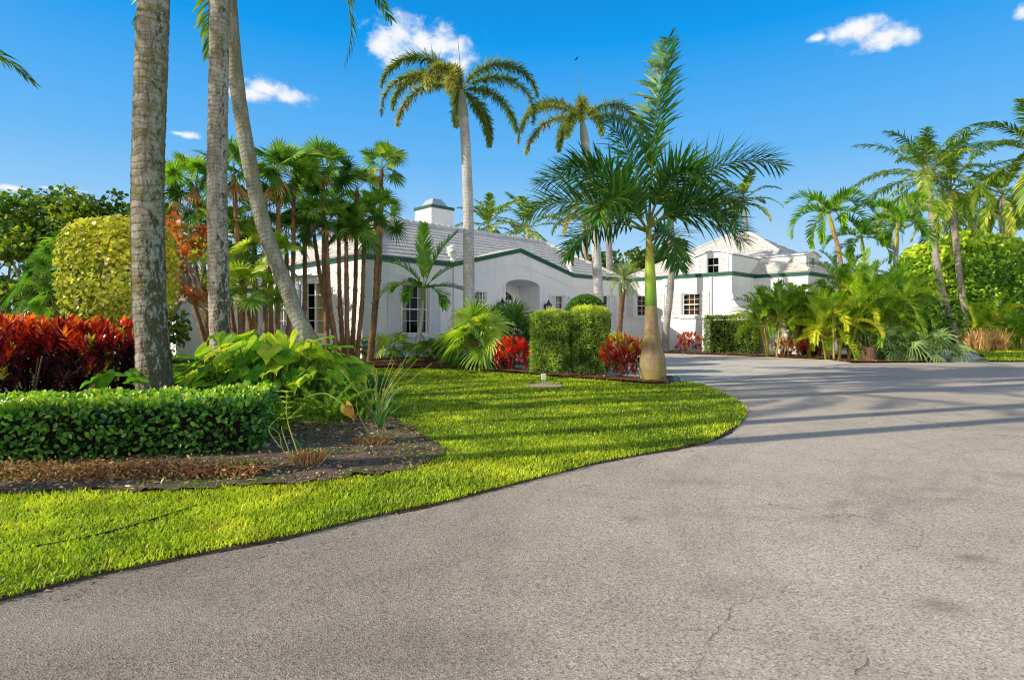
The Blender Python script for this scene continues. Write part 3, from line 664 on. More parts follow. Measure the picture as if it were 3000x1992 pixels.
for a, b in ((.03, .17), (.33, .47), (.50, .66), (.84, .98)):
    p = MB(); xs = np.linspace(a, b, 22); V = np.array([bow(x, z, .22 + .03 * math.sin(k * 1.4)) for k, x in enumerate(xs) for z in (1.0, 3.02)])
    p.add(V, [[2 * i, 2 * i + 2, 2 * i + 3, 2 * i + 1] for i in range(len(xs) - 1)]); p.build('curtain', M_CURT, bo)
sf = MB(); fbox(sf, f_left, 3.6, 5.4, .25, .75, .9, 1.7); fbox(sf, f_left, 3.6, 5.4, .75, 1.55, 1.5, 1.7); fbox(sf, f_left, 3.5, 3.6, .25, .95, .9, 1.7); fbox(sf, f_left, 5.4, 5.5, .25, .95, .9, 1.7)
tag(sf.build('sofa', M_RED), 'dark red sofa seen through the bow window of the house', 'sofa')
st_ = MB(); fbox(st_, f_left, 2.7, 7.2, .0, .25, .1, 3.0); st_.build('room_floor', M_FLOOR, house)
# front door, fanlight, steps
dr = MB(); fbox(dr, f_gable, 7.42, 8.84, .30, 2.46, PD + .03, PD + .075)
for a, b in ((7.42, 7.72), (8.54, 8.84)): pass
for a, b in ((7.86, 8.10), (8.16, 8.40)):
    for z0, z1 in ((.5, 1.05), (1.15, 1.6)): fbox(dr, f_gable, a, b, z0, z1, PD + .018, PD + .032)
do = dr.build('front_door', M_WHITE, house)
p = MB()
for a, b, z0, z1 in ((7.48, 7.68, .9, 2.35), (8.58, 8.78, .9, 2.35), (7.88, 8.38, 1.72, 2.3)): fbox(p, f_gable, a, b, z0, z1, PD + .02, PD + .028)
p.build('door_pane', plain('dark_glass', (.03, .035, .04), .1, .5), do)
p = MB(); p.lathe(f_gable(8.44, 1.28, PD - .02), [(.0, -.03), (.03, -.015), (.03, .015), (0, .03)], 8); p.build('door_knob', plain('brass', (.55, .38, .12), .3, .5, .1, 4, .9), do)
p = MB(); wallpoly(p, f_gable, fan_l, d=PD + .06); fo = p.build('fanlight', plain('fanlight_glass', (.03, .03, .035), .1, .5), house)
p = MB()
for q in (.25 * PI, .5 * PI, .75 * PI): p.tube([f_gable(AC, 2.54, PD + .05), f_gable(AC + .69 * math.cos(q), 2.54 + .42 * math.sin(q), PD + .05)], .012, 4)
p.build('glazing_bar', M_WHITE, fo)
p = MB()
for l0, l1 in zip(arch[2:-1], arch[3:]):
    (a, b), (c, e) = l0, l1; sc_ = lambda x, z: (AC + (x - AC) * 1.10, 3.12 + (z - 3.12) * 1.32)
    A_, B_ = sc_(a, b), sc_(c, e)
    p.box8([f_gable(a, b, -.03), f_gable(c, e, -.03), f_gable(c, e, .01), f_gable(a, b, .01), f_gable(*A_, -.03), f_gable(*B_, -.03), f_gable(*B_, .01), f_gable(*A_, .01)])
for a, b in ((A0 - .11, A0), (A1, A1 + .11)): fbox(p, f_gable, a, b, .0, 3.12, -.03, .01)
p.build('arch_moulding', M_STUC, house)
for k, (z0, z1, d) in enumerate(((-.05, .14, -.78), (.139, .279, -.40))):
    p = MB(); fbox(p, f_gable, A0 - .25 + k * .1, A1 + .25 - k * .1, z0, z1, d, .01); p.build('step', M_STUC, house)
# lanterns
def lantern(t):
    c = np.array(f_gable(t, 1.98, -.24)); L = MB()
    fbox(L, f_gable, t - .06, t + .06, 1.78, 2.34, -.035, 0.)
    L.tube(path([f_gable(t, 1.82, -.03), f_gable(t, 1.70, -.10), f_gable(t, 1.68, -.2), f_gable(t, 1.78, -.25), f_gable(t, 1.90, -.24)], .03), .016, 6)
    L.tube(path([f_gable(t, 2.2, -.03), f_gable(t, 2.26, -.1), f_gable(t, 2.22, -.14)], .03), .012, 6)
    z = c[2]; o = (c[0], c[1], 0)
    L.lathe(o, [(0, 1.86), (.045, 1.88), (.06, 1.92), (.095, 1.95), (.095, 1.975)], 8)
    L.lathe(o, [(.17, 2.28), (.165, 2.31), (.10, 2.37), (.05, 2.42), (.045, 2.46), (.02, 2.48), (.028, 2.51), (0, 2.56)], 8)
    for q in range(6):
        a = q * PI / 3; L.tube([(c[0] + .092 * math.cos(a), c[1] + .092 * math.sin(a), 1.97), (c[0] + .15 * math.cos(a), c[1] + .15 * math.sin(a), 2.29)], .008, 4)
    lo = L.build('wall_lantern', M_IRON, house)
    q = MB(); q.lathe(o, [(.085, 1.975), (.142, 2.285)], 6); q.build('lamp_glass', M_LGLASS, lo)
    q = MB(); q.tube([(c[0], c[1], 1.97), (c[0], c[1], 2.12)], .014, 6); q.build('candle_tube', M_WHITE, lo)
lantern(9.62); lantern(6.62)
# urns on the parapet
def urn(t):
    u = MB(); c = hp(t, .02, 0)
    u.lathe((c[0], c[1], 0), [(.17, 3.90), (.17, 3.98), (.10, 4.0), (.075, 4.06), (.09, 4.10), (.15, 4.16), (.20, 4.27), (.225, 4.40), (.215, 4.46), (.24, 4.48), (.24, 4.53), (.16, 4.55), (.12, 4.60), (.04, 4.63), (0, 4.66)], 18)
    uo = u.build('parapet_urn', M_WHITE, house)
    u = MB()
    for q in range(5):
        a0, a1 = q * 2 * PI / 5, (q + 1) * 2 * PI / 5; aa = np.linspace(a0, a1, 7)
        u.tube([(c[0] + .225 * math.cos(a), c[1] + .225 * math.sin(a), 4.42 - .11 * math.sin(PI * i / 6)) for i, a in enumerate(aa)], .026, 6)
    u.build('swag', M_WHITE, uo)
urn(4.14); urn(11.70)
# dormers
def dormer(fn, s0, s1, d0, d1, zb, ze, rise, shut=True):
    D = MB(); n = 10; xs = np.linspace(s0, s1, n + 1); prof = lambda x: ze + rise * (1 - ((x - (s0 + s1) / 2) / ((s1 - s0) / 2)) ** 2)
    mid = (s0 + s1) / 2; hole = rect(mid - .33, mid + .33, zb + .13, ze - .06)
    wallpoly(D, fn, [(s0, zb), (s1, zb)] + [(x, prof(x) ) for x in xs[::-1]], [hole], .08, d0)
    for s in (s0, s1): D.add([fn(s, zb, d0), fn(s, zb, d1), fn(s, ze, d1), fn(s, ze, d0)], [[0, 1, 2, 3]])
    dor = D.build('dormer', M_STUC, house)
    D = MB()
    for a, b in zip(xs[:-1], xs[1:]):
        e = lambda x: x + .09 * np.sign(x - mid) * (abs(x - mid) > (s1 - s0) / 2 - .01)
        za, zb_ = prof(a), prof(b)
        D.box8([fn(e(a), za + .002, d0 - .1), fn(e(b), zb_ + .002, d0 - .1), fn(e(b), zb_ + .002, d1), fn(e(a), za + .002, d1), fn(e(a), za + .06, d0 - .1), fn(e(b), zb_ + .06, d0 - .1), fn(e(b), zb_ + .06, d1), fn(e(a), za + .06, d1)])
    D.build('dormer_roof', M_WHITE, dor)
    f2 = lambda s, z, d: fn(s, z, d0 + d)
    w_ = window(dor, f2, mid - .33, mid + .33, zb + .13, ze - .06, 2, 2, .03, .04, sill=False)
    q = MB(); q.add([fn(mid - .4, zb, d0 + .3), fn(mid + .4, zb, d0 + .3), fn(mid + .4, ze, d0 + .3), fn(mid - .4, ze, d0 + .3)], [[0, 1, 2, 3]]); q.build('dormer_lining', M_DARK, dor)
    for a, b in ((mid - .78, mid - .38), (mid + .38, mid + .78)):
        so_ = shutter(f2, a, b, zb + .12, ze - .05); so_.parent = dor
dormer(f_wing, 4.0, 5.92, .55, 4.6, 3.80, 4.80, .22)
dormer(f_w3, 1.05, 2.95, .45, 4.6, 3.82, 4.85, .20)
# rain pipes
for s in (2.68, 5.16):
    q = MB(); pt = [f_wing(s, 3.72, -.05), f_wing(s, .12, -.05)]
    q.tube(pt, .05, 8)
    if s < 3: fbox(q, f_wing, s - .14, s + .14, 3.42, 3.74, -.2, -.004)
    q.build('downpipe', M_WHITE, house)
q = MB(); q.tube([f_left(1.25, 3.7, -.03), f_left(1.25, .1, -.03)], .022, 6); q.build('downpipe', M_WHITE, house)
# courtyard wall with its scooped end, running on in the line of the wing
q = MB(); sw = [(6.18, -.1), (10.6, -.1), (10.6, 2.10), (6.95, 2.10)] + [(6.19 + .72 - .72 * math.sin(a) + .04, 2.82 - .72 * math.cos(a)) for a in np.linspace(.1, PI / 2, 9)] + [(6.18, 2.86)]
gate = rect(9.25, 10.15, .05, 1.9)
wallpoly(q, f_wing, sw, [gate], .25, .02); wallpoly(q, f_wing, sw, [], 0, .27)
for (a, b), (c, e) in zip(sw[2:], sw[3:]):
    q.add([f_wing(a, b, .02), f_wing(c, e, .02), f_wing(c, e, .27), f_wing(a, b, .27)], [[0, 1, 2, 3]])
q.add([f_wing(10.6, -.1, .02), f_wing(10.6, -.1, .27), f_wing(10.6, 2.1, .27), f_wing(10.6, 2.1, .02)], [[0, 1, 2, 3]])
cw = q.build('courtyard_wall', M_STUC); tag(cw, 'low white courtyard wall with scooped end beside the palms', 'wall')
q = MB(); fbox(q, f_wing, 9.27, 10.13, .05, 1.88, .16, .2)
for i in range(6): fbox(q, f_wing, 9.31 + i * .135, 9.42 + i * .135, .1, 1.83, .145, .159)
q.build('gate', plain('black_gate', (.012, .012, .013), .5, .4), cw)
# ---------------------------------------------------------------- plant generators
def frond(mb, base, az, elev, L, droop, nl=40, ll=.6, lw=.03, vee=.35, rows=None, s0=.18, sag=.5, fwd=(68, 32), var0=.5, rr=.022, power=1.5, curl=0., jit=.08, mi=0, mr=1, tipw=.35, dvar=.18):
    m = 14; s = np.linspace(0, 1, m + 1)
    e = elev - droop * s ** power; a = az + curl * s
    d = np.stack([np.cos(e) * np.cos(a), np.cos(e) * np.sin(a), np.sin(e)], -1)
    pts = np.asarray(base, float) + np.vstack([np.zeros(3), np.cumsum((d[:-1] + d[1:]) / 2 * L / m, 0)])
    mb.tube(pts, rr * (1 - .88 * s), 5, mi=mr, var=np.clip(var0 + .2, 0, 1), cap=False)
    B0 = np.stack([np.sin(a), -np.cos(a), np.zeros_like(a)], -1)
    for side in (1, -1):
        for (be, lf, nf) in (rows or [(vee, 1., 1.)]):
            n = max(3, int(nl * nf)); t = np.clip(np.linspace(s0, .995, n) + rng.normal(0, .25 / n, n), 0, 1)
            P = np.stack([np.interp(t, s, pts[:, k]) for k in range(3)], -1)
            Td = nrm(np.stack([np.interp(t, s, d[:, k]) for k in range(3)], -1)); B = nrm(np.stack([np.interp(t, s, B0[:, k]) for k in range(3)], -1))
            N = np.cross(B, Td)
            al = np.radians(fwd[0] + (fwd[1] - fwd[0]) * t) + rng.normal(0, jit, n); b = be + rng.normal(0, jit * 1.6, n)
            D = np.cos(al)[:, None] * Td + np.sin(al)[:, None] * (side * np.cos(b)[:, None] * B + np.sin(b)[:, None] * N)
            u = (t - s0) / (1 - s0)
            ln = ll * lf * np.clip(np.minimum(.35 + 2.2 * u, 1.) * (1 - (1 - tipw) * u ** 3.0), .1, 1) * rng.uniform(.85, 1.1, n)
            sg = sag * rng.uniform(.6, 1.3, n)
            p = P.copy(); rowsv = []; wd = [.45, 1., .78, .06]; up = nrm(N + .0)
            for k in range(4):
                dk = nrm(D + (0, 0, -1) * (sg * k / 3)[:, None])
                wv = nrm(np.cross(up, dk)) * (lw * wd[k] / 2)
                rowsv += [p + wv, p - wv]
                p = p + dk * (ln / 3)[:, None]
            V = np.stack(rowsv, 1).reshape(-1, 3)
            o = np.arange(n)[:, None, None] * 8; q = np.array([[0, 1, 3, 2], [2, 3, 5, 4], [4, 5, 7, 6]])
            vv = np.clip(var0 + rng.normal(0, dvar, n), 0, 1)
            mb.add(V, (o + q).reshape(-1, 4), var=np.repeat(vv, 3), mi=mi, h=np.tile(np.repeat([0, .33, .66, 1.], 2), n))

def fan(mb, hub, dirv, upv, Rr, nseg=20, span=R(300), droop=.2, split=.5, var=.5, cup=.12, mi=0, w=1.0):
    dirv = nrm(dirv); side = nrm(np.cross(upv, dirv)); up = np.cross(dirv, side)
    ph = np.linspace(-span / 2, span / 2, nseg) + rng.normal(0, .02, nseg); dph = span / nseg
    c, s_ = np.cos(ph), np.sin(ph)
    D = c[:, None] * dirv + s_[:, None] * side; Tn = -s_[:, None] * dirv + c[:, None] * side
    Rs = Rr * (.78 + .22 * np.cos(ph / 1.6)) * rng.uniform(.93, 1.05, nseg)
    rr = np.array([.03, split, .5 + split / 2, 1.]); ww = np.array([.05, split * dph * .54 * w, split * dph * .40 * w, .006])
    dr = droop * rng.uniform(.7, 1.4, nseg); rows = []
    for k in range(4):
        p = np.asarray(hub) + D * (Rs * rr[k])[:, None] + up * (cup * Rr * (rr[k] - rr[k] ** 2 * .4))
        p = p + np.array([0, 0, -1.]) * (dr * rr[k] ** 2.4 * Rs)[:, None]
        hw = (Rs * ww[k])[:, None]
        rows += [p + Tn * hw + up * hw * .55, p - Tn * hw - up * hw * .35]
    V = np.stack(rows, 1).reshape(-1, 3)
    o = np.arange(nseg)[:, None, None] * 8; q = np.array([[0, 1, 3, 2], [2, 3, 5, 4], [4, 5, 7, 6]])
    vv = np.clip(var + rng.normal(0, .10, nseg), 0, 1)
    mb.add(V, (o + q).reshape(-1, 4), var=np.repeat(vv, 3), mi=mi, h=np.tile(np.repeat(rr, 2), nseg))
def fancrown(mb, c, n=15, pl=.55, Rr=.5, e0=85, e1=-35, nseg=20, droop=.2, split=.55, az0=None, var0=.5, span=R(300), w=1., pr=.012, mp=1, varr=.22):
    az0 = rng.uniform(0, 6.28) if az0 is None else az0
    for i in range(n):
        f = (i + .5) / n; az = az0 + i * 2.39996 + rng.normal(0, .2); el = R(e0 + (e1 - e0) * f ** 1.15) + rng.normal(0, .12)
        L = pl * rng.uniform(.8, 1.2) * (1.05 - .25 * abs(f - .5)); s = np.linspace(0, 1, 5); ee = el - .45 * s ** 2
        d = np.stack([np.cos(ee) * np.cos(az), np.cos(ee) * np.sin(az), np.sin(ee)], -1)
        p = np.asarray(c) + np.vstack([np.zeros(3), np.cumsum(d[1:] * L / 4, 0)])
        mb.tube(p, pr * (1 - .3 * s), 4, mi=mp, var=.6, cap=False)
        dd = d[-1] - np.array([0, 0, .25]); side = np.array([np.sin(az), -np.cos(az), 0]); up = np.cross(side, nrm(dd))
        up = nrm(up + side * rng.normal(0, .85))
        v = var0 + rng.normal(0, varr * .5) - (.25 if f > .8 else 0) + .1 * (1 - f)
        fan(mb, p[-1], dd, up, Rr * rng.uniform(.85, 1.1), nseg, span, droop * (1 + f), split, np.clip(v, 0, 1), w=w)
def skirt(mb, c, n, L, mi=0):
    """dead hanging leaves below a crown"""
    for i in range(n):
        a = rng.uniform(0, 6.28); q = np.asarray(c) + (.06 * math.cos(a), .06 * math.sin(a), rng.uniform(-.15, .05))
        fan(mb, q, (math.cos(a) * .35, math.sin(a) * .35, -1), (math.cos(a), math.sin(a), .3), L * rng.uniform(.7, 1.1), 9, R(70), 0., .4, rng.uniform(0, 1), mi=mi)

def trunk(mb, pts, r0, r1, ring=0., pitch=.1, k=12, step=None, base=0., baseh=.5, rough=.0, mi=0, seed=0):
    P = path(pts, step or (pitch / 3 if ring else .25)); n = len(P)
    L = np.concatenate([[0], np.cumsum(np.linalg.norm(np.diff(P, axis=0), axis=1))]); f = L / L[-1]
    r = r0 + (r1 - r0) * f + base * np.exp(-L / baseh)
    if ring: r = r + ring * (1 - ((L / pitch + .35 * vnoise(L * 1.7, L * 0, seed)) % 1.))
    if rough: r = r * (1 + rough * (vnoise(L * 9, L * 0 + seed, seed) - .5))
    mb.tube(P, r, k, mi=mi)
    return P[-1]
def limb(mb, pts, r0, r1, k=7, step=.15):
    P = path(pts, step); mb.tube(P, np.linspace(r0, r1, len(P)), k)

def clumps(mb, centres, rad, per, tmpl, size, var0=.5, up=.5, out=None, mi=0, vs=.16, flat=.75):
    """leaves in clumps: denser and lighter outside, darker inside"""
    C_ = np.asarray(centres, float); n = len(C_) * per
    rad = np.broadcast_to(np.asarray(rad, float), (len(C_),))
    o = rng.normal(size=(n, 3)); o = nrm(o) * rng.uniform(.25, 1., (n, 1)) ** .6; o[:, 2] *= flat
    P = np.repeat(C_, per, 0) + o * np.repeat(rad, per)[:, None]
    X = nrm(o + rdir(n) * .9 + np.array([0, 0, -.15])); Z = nrm(rdir(n) * .7 + o * .4 + np.array([0, 0, up]))
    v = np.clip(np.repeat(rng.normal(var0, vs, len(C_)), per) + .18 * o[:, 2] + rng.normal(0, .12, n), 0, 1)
    mb.scatter(tmpl, P, X, Z, rng.uniform(.7, 1.2, n) * size, v, mi)
def blob(c, r, n, lo=.55, hi=1.):
    d = nrm(rng.normal(size=(n, 3))); return np.asarray(c) + d * np.asarray(r) * rng.uniform(lo, hi, (n, 1))

def boxhedge(mb, x0, x1, y0, y1, z0, z1, n, tmpl, size, rot=0., c=(0, 0), noise=.05, var0=.5, top=.2, round_=.08, mi=0, mc=1, depth=.09, upb=.35):
    """clipped hedge: leaf shell round a dark twiggy core. Box about C turned by ROT."""
    lx, ly, lz = x1 - x0, y1 - y0, z1 - z0
    A = np.array([ly * lz, ly * lz, lx * lz, lx * lz, lx * ly]); f = rng.choice(5, n, p=A / A.sum())
    u, v = rng.random(n), rng.random(n)
    P = np.zeros((n, 3)); Nn = np.zeros((n, 3))
    for k, (nx, ny, nz) in enumerate(((-1, 0, 0), (1, 0, 0), (0, -1, 0), (0, 1, 0), (0, 0, 1))):
        q = f == k; Nn[q] = (nx, ny, nz)
        P[q] = np.stack([x0 + lx * (u if nx == 0 else (nx > 0) * 1.)[q] if nx == 0 else np.full(q.sum(), x1 if nx > 0 else x0),
                         y0 + ly * (v if nx != 0 else v)[q] if ny == 0 else np.full(q.sum(), y1 if ny > 0 else y0),
                         z0 + lz * ((u if nx != 0 else v)[q]) if nz == 0 else np.full(q.sum(), z1)], -1)
    cen = np.array([(x0 + x1) / 2, (y0 + y1) / 2, z0 + lz * .5])
    # soften the arrises
    e = np.stack([np.minimum(P[:, 0] - x0, x1 - P[:, 0]), np.minimum(P[:, 1] - y0, y1 - P[:, 1]), z1 - P[:, 2]], -1)
    near = np.sort(e, 1)[:, 1]; P -= nrm(P - cen) * (np.clip(round_ - near, 0, None) * .55)[:, None]
    bumpn = (vnoise(P[:, 0] * 3.1 + P[:, 1] * 1.3, P[:, 2] * 3.1 + P[:, 1] * 2.1, 3) - .5) * 2 * noise + (vnoise(P[:, 0] * 9 + P[:, 1] * 5, P[:, 2] * 9 + P[:, 1] * 4, 4) - .5) * noise
    dep = rng.random(n) ** 1.7 * depth
    P += Nn * (bumpn - dep)[:, None]
    X = nrm(Nn * .8 + rdir(n) * .9 + np.array([0, 0, upb])); Z = nrm(rdir(n) * .6 + Nn * .9 + np.array([0, 0, .35]))
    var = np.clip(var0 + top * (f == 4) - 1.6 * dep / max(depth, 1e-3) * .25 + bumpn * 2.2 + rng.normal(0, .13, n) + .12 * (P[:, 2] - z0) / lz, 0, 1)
    ca, sa = math.cos(rot), math.sin(rot)
    def turn(a, t=True): return np.stack([a[:, 0] * ca - a[:, 1] * sa + (c[0] if t else 0), a[:, 0] * sa + a[:, 1] * ca + (c[1] if t else 0), a[:, 2]], -1)
    mb.scatter(tmpl, turn(P), turn(X, False), turn(Z, False), size * rng.uniform(.7, 1.25, n), var, mi)
    k = depth * 1.0 + noise
    cb = np.array([(a, b, zc) for zc in (z0, z1 - k) for a, b in ((x0 + k, y0 + k), (x1 - k, y0 + k), (x1 - k, y1 - k), (x0 + k, y1 - k))])
    mb.box8(turn(cb), mi=mc)
# ---------------------------------------------------------------- plant materials
M_COCO = leafmat('coconut_leaf', [(0, (.025, .05, .008)), (.45, (.07, .14, .014)), (.75, (.20, .26, .02)), (1, (.42, .36, .04))], .30)
M_FOX = leafmat('foxtail_leaf', [(0, (.05, .085, .016)), (.45, (.12, .17, .03)), (.75, (.20, .19, .045)), (1, (.36, .24, .08))], .28)
M_ROYAL = leafmat('royal_leaf', [(0, (.016, .055, .018)), (.5, (.048, .135, .028)), (.8, (.12, .21, .022)), (1, (.22, .28, .03))], .26, .40, .3)
M_FAN = leafmat('fan_palm_leaf', [(0, (.02, .055, .014)), (.4, (.065, .145, .02)), (.72, (.19, .28, .025)), (1, (.38, .36, .05))], .30, .38, .4, tip=(.28, .22, .09), tipmin=.88)
M_SILVER = leafmat('silver_palmetto_leaf', [(0, (.03, .065, .02)), (.5, (.10, .165, .055)), (1, (.25, .30, .11))], .25, .5, .3, tip=(.4, .32, .14), tipmin=.85)
M_DRYLEAF = leafmat('dry_palm_leaf', [(0, (.14, .07, .03)), (.6, (.36, .20, .10)), (1, (.5, .33, .18))], .2, .8, .1)
M_ADON = leafmat('christmas_palm_leaf', [(0, (.02, .06, .008)), (.5, (.09, .20, .012)), (.8, (.24, .34, .02)), (1, (.50, .44, .03))], .34)
M_ARECA = leafmat('areca_leaf', [(0, (.014, .05, .006)), (.42, (.075, .165, .012)), (.75, (.22, .30, .016)), (1, (.46, .36, .025))], .30)
M_PYGMY = leafmat('pygmy_date_leaf', [(0, (.07, .11, .04)), (.5, (.17, .22, .10)), (1, (.34, .35, .2))], .25)
M_GRAPE = leafmat('sea_grape_leaf', [(0, (.012, .03, .006)), (.5, (.065, .115, .014)), (.82, (.19, .22, .02)), (.95, (.30, .24, .02)), (1, (.38, .10, .02))], .32)
M_GRAPEY = leafmat('yellow_sea_grape_leaf', [(0, (.06, .085, .008)), (.4, (.25, .26, .03)), (.75, (.44, .40, .06)), (1, (.40, .12, .02))], .25)
M_GRAPEO = leafmat('orange_sea_grape_leaf', [(0, (.10, .10, .015)), (.35, (.20, .13, .025)), (.7, (.32, .10, .025)), (1, (.24, .035, .015))], .3)
M_HEDGE = leafmat('ficus_hedge_leaf', [(0, (.008, .03, .008)), (.4, (.03, .10, .016)), (.7, (.12, .24, .018)), (1, (.42, .45, .03))], .22, .30, .5)
M_PODO = leafmat('podocarpus_leaf', [(0, (.03, .06, .012)), (.4, (.11, .18, .025)), (.72, (.28, .32, .035)), (1, (.52, .44, .04))], .25)
M_BALL = leafmat('topiary_leaf', [(0, (.010, .03, .006)), (.5, (.03, .085, .012)), (1, (.09, .17, .015))], .2)
M_RHEDGE = leafmat('clusia_leaf', [(0, (.022, .055, .008)), (.45, (.10, .18, .014)), (.75, (.26, .34, .02)), (1, (.55, .46, .03))], .25, .3, .5)
M_SHRUB = leafmat('shrub_leaf', [(0, (.014, .04, .008)), (.5, (.06, .14, .014)), (.8, (.19, .29, .02)), (1, (.52, .48, .05))], .3)
M_CROT = leafmat('croton_leaf', [(0, (.006, .003, .007)), (.35, (.028, .004, .011)), (.56, (.13, .005, .010)), (.78, (.36, .018, .008)), (.95, (.45, .075, .010)), (1, (.50, .15, .012))], .22, .28, .5)
M_CROTR = leafmat('red_croton_leaf', [(0, (.04, .004, .008)), (.4, (.22, .006, .010)), (.8, (.42, .014, .010)), (1, (.45, .05, .012))], .25, .28, .5)
M_CROTM = leafmat('mixed_croton_leaf', [(0, (.03, .005, .008)), (.35, (.20, .010, .010)), (.6, (.32, .03, .010)), (.78, (.36, .15, .016)), (.9, (.28, .34, .02)), (1, (.48, .50, .03))], .25, .3, .5)
g = G('giant_leaf'); rib = g.math('PINGPONG', g.math('DIVIDE', g.attr('h'), .125), .5)
c = g.ramp(g.attr('var'), [(0, (.018, .09, .010)), (.3, (.11, .36, .02)), (.6, (.48, .70, .025)), (1, (.86, .85, .04))])
c = g.mix(1., c, g.ramp(rib, [(0, 1.35), (.12, .92), (.5, 1.05)]), 'MULTIPLY'); c = g.mix(1., c, g.ramp(g.noise(g.co(), 7., 3), [(.3, .72), (.7, 1.2)]), 'MULTIPLY')
bp = g.bump(g.ramp(rib, [(0, 0.), (.3, 1.)]), .7, .02)
M_PHIL = g.done(g.n('MixShader', Fac=.42, i1=g.bsdf(c, .38, .4, bp), i2=g.n('BsdfTranslucent', Color=g.mix(1., c, (1.35, 1.45, .6), 'MULTIPLY')).outputs[0]).outputs[0])
M_FERN = leafmat('foxtail_fern_needle', [(0, (.02, .055, .006)), (.5, (.08, .17, .012)), (1, (.26, .34, .02))], .35)
M_STRAP = leafmat('strappy_leaf', [(0, (.015, .045, .015)), (.5, (.05, .12, .035)), (1, (.16, .26, .05))], .22)
M_STEM = plain('green_stem', (.16, .24, .035), .6, .3, .25, 6.)
M_RACHIS = plain('palm_leaf_stalk', (.24, .27, .05), .55, .3, .3, 5.)
M_YSTEM = plain('yellow_cane', (.42, .34, .06), .55, .3, .3, 5.)
M_TWIG = plain('twig', (.20, .15, .10), .85, .1, .3, 12.)
M_DTWIG = plain('dark_branches', (.018, .016, .010), .95, .05, .3, 12.)
M_LIMB = barkmat('pale_limb_bark', (.42, .36, .28), (.14, .11, .08), pitch=.3, ring=.1)
M_CTRUNK = barkmat('coconut_bark_mossy', (.41, .36, .295), (.115, .095, .07), moss=(.15, .135, .045), lichen=(.27, .36, .27), pitch=.10, ring=.7, bands=True)
M_CTRUNK2 = barkmat('coconut_bark_pale', (.50, .44, .38), (.20, .17, .14), moss=(.20, .19, .09), lichen=(.34, .42, .33), pitch=.07, ring=.5, mossdir=(.4, -.2))
M_CTRUNK3 = barkmat('coconut_bark_pitted', (.37, .36, .28), (.17, .16, .105), moss=(.21, .21, .10), pitch=.08, ring=.3, holes=True)
M_CTRUNKF = barkmat('coconut_bark_far', (.44, .38, .32), (.20, .165, .135), pitch=.16, ring=.4)
M_FTRUNK = barkmat('smooth_palm_bark', (.60, .575, .54), (.36, .34, .315), pitch=.12, ring=.35)
M_FTRUNKW = barkmat('ringed_grey_bark', (.40, .37, .33), (.19, .17, .15), pitch=.14, ring=.45)
M_PTRUNK = barkmat('fibrous_palm_bark', (.34, .195, .105), (.10, .055, .032), pitch=.06, ring=.5)
M_DTRUNK = barkmat('knobbly_date_bark', (.24, .14, .08), (.07, .042, .026), pitch=.05, ring=.7)
M_OTRUNK = barkmat('orange_palm_bark', (.46, .27, .14), (.24, .13, .07), pitch=.14, ring=.4)
M_SHAFT = plain('green_crownshaft', (.17, .33, .02), .35, .5, .18, 2.)
M_SHAFTY = plain('yellow_crownshaft', (.38, .36, .05), .4, .4, .2, 2.)
g = G('royal_bark'); co = g.co(); z = g.n('SeparateXYZ', Vector=co).outputs[2]
c = g.ramp(g.math('ADD', g.math('MULTIPLY', g.noise(g.map(co, (9, 9, 3)), 1., 6, .65), .7), g.math('MULTIPLY', g.noise(g.map(co, (60, 60, 6)), 1., 4, .6), .35)), [(.32, (.15, .095, .055)), (.55, (.27, .185, .115)), (.75, (.38, .29, .195))])
low = g.n('MapRange', Value=z, From_Min=.05, From_Max=.95, To_Min=1., To_Max=.0).outputs[0]
c = g.mix(g.math('MULTIPLY', g.ramp(g.math('ADD', g.noise(g.map(co, (2.5, 2.5, 2.)), 1., 4), g.math('MULTIPLY', low, .18)), [(.48, 0.), (.68, 1.)]), .72), c, (.28, .25, .05))
rg = g.math('PINGPONG', g.math('DIVIDE', g.math('ADD', z, g.math('MULTIPLY', g.noise(co, 2, 2), .05)), .29), .5)
c = g.mix(g.ramp(rg, [(0, .55), (.04, 0.)]), c, (.14, .075, .04))
M_RTRUNK = g.done(g.bsdf(c, .75, .2, g.bump(g.noise(g.map(co, (40, 40, 8)), 1., 5), .35, .01)))
g = G('royal_crownshaft'); co = g.co(); z = g.n('SeparateXYZ', Vector=co).outputs[2]
c = g.ramp(g.math('ADD', g.n('MapRange', Value=z, From_Min=1.75, From_Max=3.4).outputs[0], g.math('MULTIPLY', g.noise(g.map(co, (22, 22, 1.3)), 1., 4), .3)), [(.1, (.035, .12, .008)), (.3, (.15, .28, .012)), (.7, (.33, .44, .03)), (1., (.36, .33, .05))])
c = g.mix(g.ramp(g.noise(g.map(co, (14, 14, 1.2), (2, 5, 1)), 1., 5, .7), [(.56, 0.), (.70, .55)]), c, (.16, .13, .04))
M_RSHAFT = g.done(g.bsdf(c, .5, .35, g.bump(g.noise(g.map(co, (40, 40, 1.5)), 1., 3), .25, .006)))

